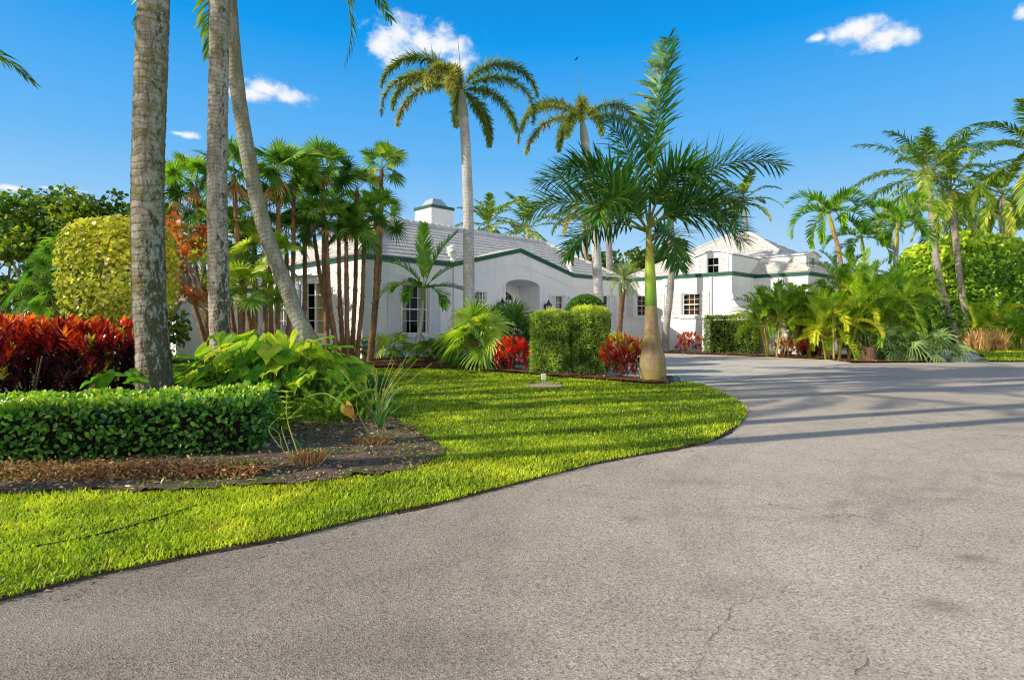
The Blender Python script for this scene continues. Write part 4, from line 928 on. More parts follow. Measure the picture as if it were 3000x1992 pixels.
# ---------------------------------------------------------------- palms
def on(x, y): return np.array([x, y, 0.])
def palmcrown(mb, c, n, L, e0=82, e1=-35, dr=(.9, 1.5), az0=0., kw=None, lenf=None, varf=None):
    for i in range(n):
        f = (i + .5) / n
        k = dict(kw or {}); k['var0'] = (varf(f) if varf else .45) + rng.normal(0, .07)
        frond(mb, np.asarray(c) + rng.normal(0, .03, 3), az0 + i * 2.39996 + rng.normal(0, .12), R(e0 + (e1 - e0) * f) + rng.normal(0, .06), L * rng.uniform(.88, 1.08) * (lenf(f) if lenf else 1.), dr[0] + (dr[1] - dr[0]) * f + rng.normal(0, .18), **k)
COCO = dict(nl=46, ll=.62, lw=.05, vee=.3, s0=.22, sag=1.0, fwd=(62, 30), rr=.035)
def coconut(label, pts, r0, r1, mat_, L=3.6, n=17, ring=.006, base=.06, group=None, pitch=.1, kw=None, nuts=False, az0=.4, k=16, dense=1., e1=-40, varf=None, name='coconut_palm'):
    t = thing(name, label, 'palm tree', (pts[0][0], pts[0][1], 0), group)
    mb = MB(); top = trunk(mb, pts, r0, r1, ring, pitch, k, base=base, baseh=.35, rough=.05, seed=len(COL.objects))
    mb.build('trunk', mat_, t, smooth=True)
    mb = MB(); kk = dict(COCO, **(kw or {})); kk['nl'] = int(kk['nl'] * dense)
    palmcrown(mb, top, n, L, 84, e1, (.95, 1.45), az0, kk, lambda f: .8 + .35 * min(1, f * 3) - .12 * f, varf or (lambda f: .35 + .3 * f))
    mb.build('crown', [M_COCO, M_RACHIS], t)
    if nuts:
        mb = MB()
        for i in range(9):
            a = i * .7; mb.lathe(top + (.22 * math.cos(a), .22 * math.sin(a), -.15 - .12 * (i % 3)), [(0, -.13), (.08, -.1), (.11, 0), (.08, .1), (0, .14)], 8)
        mb.build('coconut', plain('coconut_husk', (.42, .27, .04), .5, .3, .2), t)
    return t
def P3(pts, Y): return [at(a, b, Y) for a, b in pts]
def ground0(pts, Y):
    q = P3(pts, Y); q[0][2] = 0.; return q
coconut('thick coconut palm trunk with moss and lichen rising behind the clipped hedge', ground0([(461, 1246), (447, 1010), (438, 889), (433, 635), (435, 445), (441, 254), (451, 0), (470, -420), (487, -1050)], 7.8), .205, .17, M_CTRUNK, ring=.009, base=.09, pitch=.115, k=28, az0=.3, L=3.4)
coconut('straight pale coconut palm trunk standing behind the giant-leaved plant', ground0([(652, 1190), (645, 1000), (640, 790), (636, 510), (640, 254), (644, 0), (648, -300), (650, -800)], 9.8), .165, .135, M_CTRUNK2, ring=.006, base=.05, pitch=.08, k=24, az0=1.1)
coconut('slender leaning coconut palm trunk, pitted with holes, crossing in front of the bow window', ground0([(985, 1170), (935, 1040), (872, 930), (838, 838), (788, 711), (750, 572), (718, 407), (692, 229), (673, 0), (664, -260), (660, -430)], 10.5), .14, .115, M_CTRUNK3, ring=.004, base=.03, pitch=.09, k=24, az0=2.2, L=4.2)
# palms that stand to the left of the picture: their fronds and shadows reach into it
for i, (x, y, zt, L) in enumerate(((-12.5, 9.6, 6.3, 4.1), (-8.2, 3.3, 11.8, 3.4), (-8.2, 4.35, 11.4, 3.4), (-10.6, 6.0, 8.2, 3.8), (-13.4, 6.1, 9.6, 3.8))):
    coconut('coconut palm at the left edge with only a frond tip showing' if i == 0 else 'coconut palm outside the left edge throwing its shadow over lawn and road', [on(x, y), np.array([x + .1, y, zt * .5]), np.array([x + .25, y + .1, zt])], .17, .13, M_CTRUNKF, L=L, n=9 if i == 0 else 13, group=None if i == 0 else 'coconut palms left of the picture', k=10, az0=.15 + i)

# foxtail palms
FOXR = [(1.25, .8, .6), (.6, 1., 1.), (.0, 1., 1.), (-.65, .9, .8)]
def foxtail(label, pts, r0, r1, mat_, fr, Y, nl=100, ll=.43, L=.88, shaft=.9, name='foxtail_palm', lw=.036, vbase=.5):
    t = thing(name, label, 'palm tree', (pts[0][0], pts[0][1], 0))
    mb = MB(); top = trunk(mb, pts, r0, r1, .003, .12, 14, base=.03, baseh=.5, rough=.04, seed=3); mb.build('trunk', mat_, t, smooth=True)
    d = nrm(np.asarray(pts[-1]) - pts[-2]); hd = top + d * shaft
    mb = MB(); mb.tube([top - d * .02, top + d * .1, top + d * shaft * .5, hd], [r1 * 1.02, r1 * 1.12, r1 * .95, r1 * .5], 12); mb.build('crownshaft', M_SHAFTY if mat_ is not M_FTRUNK else plain('grey_crownshaft', (.38, .42, .30), .5, .4, .15, 3.), t, smooth=True)
    for (az, e, l, dr, v) in fr:
        mb = MB(); frond(mb, hd + rng.normal(0, .02, 3), R(az), R(e), l * L, dr, nl=nl, ll=ll, lw=lw, rows=FOXR, s0=.10, sag=.75, fwd=(60, 34), rr=.03, power=1.3, jit=.3, var0=vbase + v, tipw=.45, dvar=.2)
        mb.build('frond', [M_FOX, M_RACHIS], t)
    mb = MB(); mb.tube(path([hd, hd + (-.05, 0, .9), hd + (-.15, 0, 2.0)], .2), np.linspace(.025, .004, len(path([hd, hd + (-.05, 0, .9), hd + (-.15, 0, 2.0)], .2))), 5); mb.build('spear_leaf', M_STEM, t)
    return t
foxtail('tallest palm with smooth grey trunk and drooping plumed fronds against the white cloud', ground0([(1375, 1075), (1374, 850), (1371, 600), (1364, 420), (1358, 345)], 19.2), .20, .155, M_FTRUNK,
        [(176, 66, 4.1, 2.5, -.05), (200, 30, 4.0, 2.15, .12), (8, 60, 3.9, 2.5, -.08), (-12, 26, 3.9, 2.2, -.15), (222, 2, 3.7, 1.45, .15), (-38, -8, 3.5, 1.2, -.12), (165, 48, 3.6, 2.3, .0), (262, 24, 2.6, 1.9, .18), (100, 45, 3.0, 2.4, -.1), (60, 5, 2.8, 1.7, -.15), (240, 42, 2.6, 2.3, .16)], 19.2)
foxtail('tall smooth-trunked palm behind the royal palm with bright green arching plumes', ground0([(1760, 1050), (1755, 910), (1748, 760), (1736, 600), (1724, 500), (1714, 420)], 22.), .20, .155, M_FTRUNK,
        [(170, 55, 3.0, 2.6, .0), (200, 28, 3.3, 2.1, .12), (10, 50, 3.0, 2.4, -.02), (-8, 18, 2.8, 1.9, .05), (215, 0, 3.2, 1.3, .15), (110, 40, 2.6, 2.2, -.1), (262, 35, 2.4, 2.2, .1), (60, 55, 2.4, 2.2, -.05), (250, 5, 2.6, 1.4, .1)], 22., nl=80, L=1.05, vbase=.5)
foxtail('ringed grey palm at the white wing with plumes hanging over the dormer', ground0([(1950, 1032), (1952, 960), (1966, 830), (1967, 700), (1964, 640)], 28.5), .17, .15, M_FTRUNKW,
        [(20, 30, 4.0, 2.2, -.1), (-12, 20, 3.2, 1.9, -.12), (200, 40, 3.0, 2.3, -.05), (170, 20, 3.2, 1.8, .0), (250, 25, 2.8, 2.0, .05), (-40, 40, 3.2, 2.3, -.1), (120, 50, 2.6, 2.2, 0), (60, 40, 3.0, 2.1, -.1), (0, 55, 3.0, 2.4, -.08)], 28.5, nl=55, L=1., vbase=.40)
foxtail('ringed grey palm trunk behind the end of the main roof', ground0([(1790, 1015), (1787, 850), (1783, 700), (1778, 620)], 37.), .25, .19, M_FTRUNKW,
        [(az, e, 3.2, 1.9, v) for az, e, v in ((10, 40, 0), (60, 20, .1), (130, 45, -.1), (180, 25, .1), (235, 40, .15), (290, 15, .15), (330, 50, 0), (95, 70, -.1))], 37., L=1., nl=40, lw=.05, vbase=.5)
foxtail('orange-trunked palm with bronze plumes behind the main roof', ground0([(1742, 1010), (1722, 800), (1716, 730), (1712, 690)], 38.), .17, .15, M_OTRUNK,
        [(az, e, 3.0, 1.9, v) for az, e, v in ((20, 55, .1), (70, 30, .2), (140, 35, .0), (185, 40, .1), (230, 20, .3), (285, 35, .3), (335, 20, .2), (110, 70, 0))], 38., L=1., nl=40, lw=.05, vbase=.52)

# royal palm in front
rp = thing('royal_palm', 'young royal palm with bottle-shaped trunk and bright green crownshaft at the lawn tip', 'palm tree', (gx(1912, 13.8), 13.8, 0))
rx, ry = gx(1912, 13.8), 13.8
mb = MB(); prof = [(0, -.05, .285), (.0, .10, .305), (0, .22, .318), (0, .36, .318), (0, .52, .30), (-.005, .70, .265), (-.01, .9, .222), (-.02, 1.1, .19), (-.03, 1.35, .163), (-.035, 1.6, .15), (-.04, 1.80, .143)]
pp = path([(rx + a, ry, z) for a, z, r in prof], .04); rr_ = np.interp(pp[:, 2], [z for _, z, _ in prof], [r for _, _, r in prof]); rr_ = rr_ + .004 * (np.abs(((pp[:, 2] + .03) % .29) - .0) < .045)
mb.tube(pp, rr_, 40); mb.build('trunk', M_RTRUNK, rp, smooth=True)
mb = MB(); sh = [(-.04, 1.78, .136), (-.045, 1.9, .142), (-.05, 2.2, .138), (-.06, 2.6, .122), (-.075, 3.0, .096), (-.085, 3.3, .078), (-.09, 3.6, .055)]
pp = path([(rx + a, ry, z) for a, z, r in sh], .06); mb.tube(pp, np.interp(pp[:, 2], [z for _, z, _ in sh], [r for _, _, r in sh]), 28); mb.build('crownshaft', M_RSHAFT, rp, smooth=True)
hd = np.array([rx - .09, ry, 3.62])
ROY = [(40, 86.5, 4.8, .25, .42), (150, 80, 3.0, .5, .35), (-6, 52, 3.5, 1.3, .45), (20, 42, 3.1, 1.2, .42), (174, 56, 3.1, 1.4, .45), (188, 34, 3.3, 1.35, .52), (208, 60, 3.0, 1.5, .46), (232, 38, 2.8, 1.7, .56), (300, 66, 2.2, 1.9, .5), (-38, 30, 2.3, 1.6, .45), (-18, 16, 2.3, 1.35, .42), (60, 20, 3.2, 1.3, .36), (125, 25, 3.2, 1.4, .36)]
for k, (az, e, L, dr, v) in enumerate(ROY):
    mb = MB(); frond(mb, hd + (0, 0, rng.uniform(-.25, .15)), R(az), R(e), L, dr, nl=56 if k else 66, ll=.98 if k else .88, lw=.055, rows=[(1.15, 1.0, .6), (.4, 1., .7), (-.5, .95, .6)] if k else [(.25, 1., .9), (-.3, .9, .6)], s0=.2 if k else .3, sag=.5 if k else .25, fwd=(58, 38) if k else (52, 48), rr=.036, var0=v, jit=.13, power=1.6, tipw=.4)
    mb.build('frond', [M_ROYAL, M_RACHIS], rp)

# clump of slender fan palms before the house: (base x, base distance, crown x, crown y, bend, leaves, label)
FP = [(622, 17.6, 511, 548, -.3, 13, 'leftmost slender fan palm, leaning left above the orange leaves'),
      (652, 17.2, 575, 512, -.3, 14, 'leaning fan palm with brown skirt just left of the straight coconut trunk'),
      (757, 16.6, 684, 480, -.35, 14, 'fan palm with long dry skirt between the two nearer coconut trunks'),
      (633, 15.8, 595, 772, -.1, 11, 'low bright fan palm left of the straight coconut trunk'),
      (809, 17.2, 815, 478, .1, 15, 'tall fan palm just right of the leaning trunk, dead pink leaves below its crown'),
      (836, 17.8, 860, 490, .25, 14, 'tall blue-green fan palm between leaning trunk and bow window'),
      (961, 18.4, 947, 468, -.1, 16, 'tall upright fan palm in front of the bow window'),
      (712, 15.6, 702, 825, 0., 8, 'short fan palm with fresh leaves in the thicket of stems, left of a like one'),
      (748, 16.0, 744, 822, 0., 9, 'short fan palm with fresh leaves in the thicket of stems, right of a like one'),
      (745, 18.2, 744, 612, .1, 13, 'middling dark fan palm seen behind the leaning trunk'),
      (696, 18.6, 668, 690, -.1, 12, 'shaded fan palm right behind the straight coconut trunk'),
      (992, 18.2, 955, 622, -.2, 13, 'lower fan palm whose dark fans spread before the white roof edge'),
      (1006, 19.0, 992, 610, -.1, 14, 'fan palm second in the group of four at the house corner'),
      (1018, 18.6, 1014, 640, 0., 13, 'lowest fan palm in the group of four at the house corner'),
      (1044, 19.2, 1068, 625, .15, 14, 'fan palm standing right before the house corner'),
      (1080, 19.2, 1107, 606, .15, 14, 'rightmost lower fan palm by the white front wall'),
      (1086, 19.6, 1118, 462, .25, 13, 'highest fan palm with a bare neck beside the chimney'),
      (1030, 19.8, 1046, 522, .1, 12, 'yellowing fan palm crown left of the highest one'),
      (885, 18.8, 893, 612, .1, 13, 'dark fan palm over the left edge of the bow window'),
      (668, 16.9, 640, 650, -.1, 13, 'middling fan palm half behind the straight coconut trunk'),
      (700, 17.4, 722, 700, .05, 12, 'lower fan palm between the two nearer coconut trunks'),
      (775, 17.0, 775, 720, .05, 12, 'bright lower fan palm just behind the leaning trunk foot'),
      (640, 18.4, 556, 640, -.2, 12, 'fan palm leaning left below the leftmost pair'),
      (850, 18.6, 838, 660, 0., 12, 'lower fan palm in the gap left of the bow window'),
      (1000, 19.6, 905, 545, -.3, 13, 'fan palm leaning left over the bow window hood'),
      (795, 19.0, 790, 588, 0., 12, 'mid-height fan palm deep in the clump behind the leaning trunk')]
for (bx, Y, cx_, cy2, bend, n, lab) in FP:
    b = on(gx(bx, Y), Y); c = at(cx_, cy2 + 38, Y)
    t = thing('fan_palm', lab, 'palm tree', b, 'slender clumping fan palms before the house')
    m_ = (b + c) / 2 + np.array([bend * .45, 0, 0]); mb = MB(); top = trunk(mb, [b, (b + m_) / 2 + (0, .02, 0), m_, c], .072, .055, .014, .055, 9, base=.02, rough=.22, seed=bx)
    Ln = np.linspace(0, 1, 60); Pt = path([b, m_, c], .1)
    q = rng.integers(0, len(Pt), 70); a = rng.uniform(0, 6.28, 70); o_ = np.stack([np.cos(a), np.sin(a), np.full(70, 1.1)], -1)
    mb.scatter(NARROW, Pt[q] + o_ * .05 * (1, 1, 0), o_, rdir(70), rng.uniform(.08, .18, 70), .5)
    mb.build('trunk', M_PTRUNK, t, smooth=True)
    mb = MB(); fancrown(mb, top + (0, 0, .02), int(n * 1.15), .66, .56, 90, -15, 24, .10, .45, var0=.44 + (.22 if 'bright' in lab or 'fresh' in lab else 0) + (.18 if 'yellowing' in lab else 0) - (.12 if 'dark' in lab else 0), span=R(285), pr=.010)
    mb.build('crown', [M_FAN, M_STEM], t)
    mb = MB(); skirt(mb, top - (0, 0, .05), 5 if 'skirt' in lab or 'dead' in lab else 2, .75 if 'skirt' in lab or 'dead' in lab else .45); mb.build('dead_leaves', M_DRYLEAF, t)
# left fan palms by the tall green hedge
for (bx, Y, cx_, cy2, lab) in ((206, 14.2, 200, 715, 'tallest of the soft fan palms in front of the tall sea grape'), (196, 13.6, 128, 800, 'bluish fan palm leaning left in front of the tall sea grape'), (256, 14.6, 228, 800, 'fan palm half hidden by the yellow clipped bush'), (170, 13.2, 158, 868, 'low fan palm above the red croton hedge')):
    b = on(gx(bx, Y), Y); c = at(cx_, cy2 + 30, Y); t = thing('fan_palm', lab, 'palm tree', b, 'fan palms at the left')
    mb = MB(); top = trunk(mb, [b, (b + c) / 2, c], .07, .055, .01, .06, 9, rough=.2, seed=bx); mb.build('trunk', M_PTRUNK, t, smooth=True)
    mb = MB(); fancrown(mb, top, 13, .42, .46, 85, -35, 24, .35, .4, var0=.36, span=R(290)); mb.build('crown', [M_FAN, M_STEM], t)
# ---------------------------------------------------------------- small palms
def shaftpalm(label, pts, r0, r1, tm, sm, lm, fr, shaft=.5, nl=30, ll=.5, lw=.06, vee=.55, sag=.35, name='christmas_palm', vb=.5, dvar=.15, rrk=.02, group=None, power=1.2, fwd=(62, 35)):
    t = thing(name, label, 'palm tree', (pts[0][0], pts[0][1], 0), group)
    mb = MB(); top = trunk(mb, pts, r0, r1, .004, .1, 12, base=r0 * .5, baseh=.25, rough=.05, seed=7); mb.build('trunk', tm, t, smooth=True)
    d = nrm(np.asarray(pts[-1]) - pts[-2]); hd = top + d * shaft
    mb = MB(); mb.tube([top - d * .02, top + d * shaft * .3, hd], [r1 * 1.1, r1 * 1.15, r1 * .55], 10); mb.build('crownshaft', sm, t, smooth=True)
    mb = MB()
    for f in fr:
        az, e, L, dr = f[:4]; v = f[4] if len(f) > 4 else 0.
        frond(mb, hd, R(az), R(e), L, dr, nl=nl, ll=ll, lw=lw, vee=vee, s0=.14, sag=sag, fwd=fwd, rr=rrk, power=power, jit=.08, var0=vb + v, dvar=dvar, tipw=.4)
    mb.build('crown', [lm, M_RACHIS], t); return t
def around(n, L, e0, e1, d0, d1, a0=0., vj=.1):
    return [((a0 + i * 137.5) % 360, e0 + (e1 - e0) * i / (n - 1) + rng.normal(0, 4), L * rng.uniform(.85, 1.1), d0 + (d1 - d0) * i / (n - 1), rng.normal(0, vj)) for i in range(n)]
shaftpalm('young feathery palm on a curved ringed stem before the shuttered front window', ground0([(1213, 1068), (1222, 1010), (1234, 940), (1239, 880)], 19.8), .10, .058, M_FTRUNK, M_SHAFT, M_ADON,
          [(172, 58, 1.95, 1.1, .0), (100, 82, 2.5, .5, -.1), (30, 72, 2.4, .55, .0), (8, 46, 2.4, .8, -.1), (188, 22, 2.0, 1.7, .35), (-4, 12, 1.9, .9, -.15), (-50, 10, 1.5, 1.5, -.15), (250, 20, 1.4, 1.6, -.1), (140, 30, 1.8, 1.2, -.1)], .42, nl=46, ll=.58, lw=.06, vee=.55, sag=.35, vb=.55, fwd=(52, 26))
shaftpalm('strongly arching palm with orange-brown stem, leftmost of those behind the areca thicket', ground0([(2500, 1030), (2476, 860), (2458, 740), (2440, 672)], 27.), .12, .085, M_OTRUNK, M_SHAFTY, M_ADON,
          around(13, 2.2, 75, 5, 1.9, 2.2, 20), .75, nl=34, ll=.62, lw=.085, vee=.95, vb=.55)
shaftpalm('dark arching palm between the two bright ones behind the areca thicket', ground0([(2545, 1020), (2534, 800), (2528, 735)], 31.), .12, .085, M_FTRUNKW, M_SHAFT, M_ADON,
          around(12, 2.3, 70, -5, 1.7, 2.0, 60), .7, nl=34, ll=.6, lw=.08, vee=.7, vb=.22)
shaftpalm('bright arching palm with pale green shaft, right of the dark one', ground0([(2622, 1020), (2622, 820), (2626, 725)], 29.), .13, .10, M_FTRUNKW, M_SHAFTY, M_ADON,
          around(14, 2.2, 75, 8, 1.8, 2.2, 0), 1.25, nl=34, ll=.62, lw=.085, vee=.95, vb=.55)
coconut('leaning coconut palm at the right with curved pale trunk beside the white gate post', ground0([(2826, 1012), (2806, 985), (2780, 930), (2756, 840), (2742, 760), (2736, 690), (2727, 600), (2714, 520)], 33.), .21, .15, M_CTRUNKF, L=4.3, n=26, base=.18, k=14, az0=.9, kw=dict(lw=.065, ll=.80, sag=1.7, jit=.16), e1=-30)
coconut('second coconut palm at the right, slightly lower, with yellow frond stalks', ground0([(2838, 1005), (2834, 940), (2816, 840), (2806, 760), (2797, 680), (2789, 600), (2785, 560)], 35.), .20, .15, M_CTRUNKF, L=4.2, n=24, base=.15, k=14, az0=2.4, kw=dict(lw=.065, ll=.80, sag=1.7, jit=.16), e1=-30, varf=lambda f: .4 + .4 * f)
coconut('lone coconut palm rising behind the peak of the wing roof', ground0([(2200, 985), (2190, 720), (2184, 640), (2176, 590)], 46.), .17, .13, M_CTRUNKF, L=3.0, n=15, k=10, az0=.2, kw=dict(lw=.10, ll=.7, nl=26), e1=-20, varf=lambda f: .35 + .5 * f)
coconut('coconut palm showing above the ridge of the main roof', ground0([(1560, 985), (1550, 760), (1545, 670)], 42.), .18, .14, M_CTRUNKF, L=3.6, n=17, k=10, az0=1.2, kw=dict(lw=.10, ll=.8, nl=28), e1=-30, varf=lambda f: .4 + .45 * f)
coconut('bushy palm crown right of the chimney, above the roof ridge', ground0([(1440, 985), (1436, 760), (1432, 665)], 46.), .18, .14, M_CTRUNKF, L=3.3, n=20, k=10, az0=.2, kw=dict(lw=.12, ll=.8, nl=26, sag=1.), e1=-35, varf=lambda f: .5)
coconut('palm whose long fronds hang in from the right edge', ground0([(3060, 1010), (3055, 700), (3040, 460)], 30.), .18, .15, M_CTRUNKF, L=4.4, n=18, k=10, az0=.5, kw=dict(lw=.08, ll=.85, sag=1.2), e1=-35)
coconut('palm with brown dead fronds under its crown near the right edge', ground0([(2945, 1005), (2938, 760), (2936, 575)], 42.), .2, .16, M_CTRUNKF, L=3.5, n=17, k=10, az0=.0, kw=dict(lw=.10, ll=.8, sag=1.), e1=-60, varf=lambda f: .3 + (.3 if f > .7 else .05))
coconut('feathery pale palm behind the big clipped mound, left of the dead-fronded one', ground0([(2850, 1005), (2848, 720), (2846, 650)], 50.), .2, .16, M_CTRUNKF, L=4.2, n=18, k=8, az0=.7, kw=dict(lw=.12, ll=.9, nl=30), e1=-30, varf=lambda f: .55)
coconut('low far palm just above the clipped mound between the two leaning trunks', ground0([(2772, 1000), (2770, 700), (2768, 650)], 52.), .2, .16, M_CTRUNKF, L=3.6, n=16, k=8, az0=1.7, kw=dict(lw=.12, ll=.9, nl=28), e1=-30, varf=lambda f: .6)
# pygmy date palm
pt = ground0([(1812, 1030), (1817, 950), (1822, 880), (1828, 815)], 25.5)
t = thing('pygmy_date_palm', 'small grey-green date palm with knobbly brown stem near the inner corner of the house', 'palm tree', pt[0])
mb = MB(); top = trunk(mb, pt, .085, .12, .016, .07, 12, rough=.25, seed=2); mb.build('trunk', M_DTRUNK, t, smooth=True)
mb = MB(); palmcrown(mb, top, 46, .98, 85, -30, (1.0, 1.5), 0., dict(nl=30, ll=.24, lw=.02, vee=.4, s0=.2, sag=.2, rr=.008), varf=lambda f: .62 - .2 * f); mb.build('crown', [M_PYGMY, M_RACHIS], t)
# fan palms low before the house
def bigfan(label, x, Y, h, n, pl, Rr, mat_, tm=M_PTRUNK, tr=.1, droop=.5, split=.45, e0=80, e1=-10, nseg=26, v=.45, name='fan_palm', group=None, w=1., varr=.22):
    t = thing(name, label, 'palm', (x, Y, 0), group)
    mb = MB(); top = trunk(mb, [on(x, Y), on(x, Y) + (.0, 0, h * .5), on(x, Y) + (.01, 0, h)], tr, tr * .75, .01, .06, 10, base=.03, rough=.2); 
    a = rng.uniform(0, 6.28, 50); o_ = np.stack([np.cos(a), np.sin(a), np.full(50, 1.6)], -1); mb.scatter(NARROW, on(x, Y) + np.stack([np.cos(a) * tr * .9, np.sin(a) * tr * .9, rng.uniform(.02, h, 50)], -1), o_, o_ * (1, 1, -.3), rng.uniform(.12, .28, 50), .5)
    mb.build('trunk', tm, t, smooth=True)
    mb = MB(); fancrown(mb, top, n, pl, Rr, e0, e1, nseg, droop, split, var0=v, span=R(290), w=w, pr=.012, varr=varr); mb.build('crown', [mat_, M_STEM], t); return t
bigfan('large bright fan palm with drooping leaf tips before the porch', gx(1394, 17.8), 17.8, .85, 19, .70, .80, M_FAN, M_DTRUNK, .13, .26, .42, 86, -25, 28, .68)
bigfan('dark blue-green fan palm with stiff spikes left of the porch arch', gx(1500, 20.4), 20.4, .75, 15, .8, .88, M_FAN, M_PTRUNK, .1, .12, .45, 85, -5, 30, .22)
bigfan('stiff dark fan palm just behind the large bright one', gx(1420, 20.6), 20.6, .9, 12, .8, .8, M_FAN, M_PTRUNK, .1, .15, .45, 85, 5, 28, .2)
bigfan('small fan palm on a short stump right below the front window', gx(1258, 19.2), 19.2, .22, 10, .62, .52, M_FAN, M_DTRUNK, .08, .25, .5, 85, 5, 22, .42)
bigfan('small bright fan palm between the slender stems by the front wall', gx(1148, 19.9), 19.9, .45, 9, .5, .5, M_FAN, M_PTRUNK, .06, .2, .5, 85, 5, 22, .58)
bigfan('small fan palm behind the slender stems at the house corner', gx(1030, 20.4), 20.4, .4, 8, .5, .5, M_FAN, M_PTRUNK, .06, .2, .5, 85, 5, 22, .35)
for (px, Y, h, n, v, lab) in ((2632, 21.9, .25, 15, .55, 'silvery palmetto with long arching blades, middle one of three by the road'), (2720, 21.8, .22, 14, .5, 'silvery palmetto beside the road, rightmost of three'), (2585, 22.3, .45, 12, .42, 'silvery palmetto leaning against the areca thicket, leftmost of three')):
    bigfan(lab, gx(px, Y), Y, h, n + 9, .80, .66, M_SILVER, M_DTRUNK, .12, .32, .22, 86, -2, 20, v, 'palmetto', 'silvery palmettos by the road', w=1.25)
# arecas: canes with arching fronds
def areca(label, x, Y, canes, hmin, hmax, L, spread, v=.5, group='areca palms along the road edge', nf=7, low=0):
    t = thing('areca_palm', label, 'palm', (x, Y, 0), group)
    mc, ml = MB(), MB()
    for i in range(canes):
        a = i * 2.4; r = spread * math.sqrt((i + .5) / canes); b = on(x + r * math.cos(a), Y + r * .7 * math.sin(a)); h = rng.uniform(hmin, hmax) * (.6 if i < low else 1.)
        top = b + np.array([.28 * h * math.cos(a) * r / max(spread, .1), .2 * h * math.sin(a), h])
        trunk(mc, [b, (b + top) / 2 + (0, 0, .05), top], .04, .03, .003, .12, 8)
        for k in range(nf):
            f = k / (nf - 1)
            frond(ml, top, a + k * 2.4 + rng.normal(0, .3), R(86 - 58 * f) + rng.normal(0, .1), L * rng.uniform(.75, 1.1), .9 + 1.3 * f, nl=40, ll=.40, lw=.034, vee=.65, s0=.2, sag=.3, rr=.014, var0=v + rng.normal(0, .1) + .12 * f, dvar=.1, power=1.3)
    mc.build('cane', M_YSTEM, t, smooth=True); ml.build('foliage', [M_ARECA, M_YSTEM], t); return t
areca('slimmer areca palm right of the clipped hedge at the white wing', gx(2268, 24.4), 24.4, 7, 1.1, 2.5, 1.7, .42, .42, nf=10)
areca('golden areca palm with low glowing fronds, left part of the road-edge thicket', gx(2448, 22.6), 22.6, 9, .5, 1.9, 1.8, .6, .66, nf=10, low=5)
areca('tall areca palm at the middle of the road-edge thicket', gx(2520, 23.8), 23.8, 9, 1.6, 2.9, 2.2, .7, .48, nf=10)
areca('dark areca palm at the right end of the thicket behind the palmettos', gx(2612, 24.8), 24.8, 8, 1.2, 2.3, 2.1, .7, .32, nf=10)
areca('yellow-green areca palm between the slim one and the golden one, set back', gx(2365, 25.2), 25.2, 7, 1.0, 2.2, 1.8, .5, .52, nf=9)
areca('areca palm with upright green fronds behind the palmettos', gx(2570, 23.2), 23.2, 8, .9, 2.2, 1.9, .6, .5, nf=9)
areca('low bright areca clump at the far lawn behind the dry grass', gx(2890, 32.5), 32.5, 6, .8, 1.7, 1.9, .6, .66, group=None, nf=7)
areca('dull green feathery clump at the right edge behind the far lawn', gx(2990, 30.), 30., 6, .4, 1.0, 1.7, .5, .4, group=None, nf=7)
# stump of an old palm in the thicket
mb = MB(); trunk(mb, [on(gx(2545, 21.6), 21.6), on(gx(2545, 21.6), 21.6) + (0, 0, .3), on(gx(2545, 21.6), 21.6) + (.02, 0, .52)], .24, .2, .02, .08, 14, rough=.15)
tag(mb.build('palm_stump', M_DTRUNK, loc=on(gx(2545, 21.6), 21.6), smooth=True), 'squat brown palm stump under the areca fronds at the road edge', 'tree stump')

# ---------------------------------------------------------------- hedges, bushes
def hedge(name, label, cat, lo, hi, z0, z1, c, rot, n, tmpl, size, mat_, group=None, **k):
    mb = MB(); boxhedge(mb, lo[0], hi[0], lo[1], hi[1], z0, z1, n, tmpl, size, rot, c, **k)
    return tag(mb.build(name, [mat_, M_DTWIG], loc=(c[0], c[1], 0)), label, cat, group)
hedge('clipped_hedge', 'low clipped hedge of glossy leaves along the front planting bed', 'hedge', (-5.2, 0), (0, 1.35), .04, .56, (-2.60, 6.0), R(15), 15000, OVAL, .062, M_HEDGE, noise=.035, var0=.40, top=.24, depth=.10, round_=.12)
mb = MB()
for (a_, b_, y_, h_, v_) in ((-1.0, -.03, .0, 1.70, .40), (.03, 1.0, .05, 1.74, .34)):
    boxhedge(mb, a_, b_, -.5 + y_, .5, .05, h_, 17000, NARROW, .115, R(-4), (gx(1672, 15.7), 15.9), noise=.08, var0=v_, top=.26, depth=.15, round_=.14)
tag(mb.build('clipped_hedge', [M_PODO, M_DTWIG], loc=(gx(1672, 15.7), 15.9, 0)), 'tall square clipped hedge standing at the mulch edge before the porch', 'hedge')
hedge('clipped_hedge', 'boxy clipped hedge against the white wing right of the downpipe', 'hedge', (-1.15, -.4), (1.15, .4), .05, 1.78, (gx(2146, 26.9), 27.0), R(-35), 9000, LANCE, .10, M_PODO, noise=.06, var0=.36, top=.12, depth=.16, round_=.12)
def stems(mb, x, Y, n, h, sp, r=.012):
    for i in range(n):
        a = rng.uniform(0, 6.28); q = sp * rng.uniform(.3, 1.)
        p = on(x + .25 * q * math.cos(a), Y + .25 * q * math.sin(a)); e = p + np.array([q * math.cos(a), q * math.sin(a), h * rng.uniform(.7, 1.)])
        mb.tube(path([p, (p + e) / 2 + (.02, .0, .08), e], .12), r, 5)
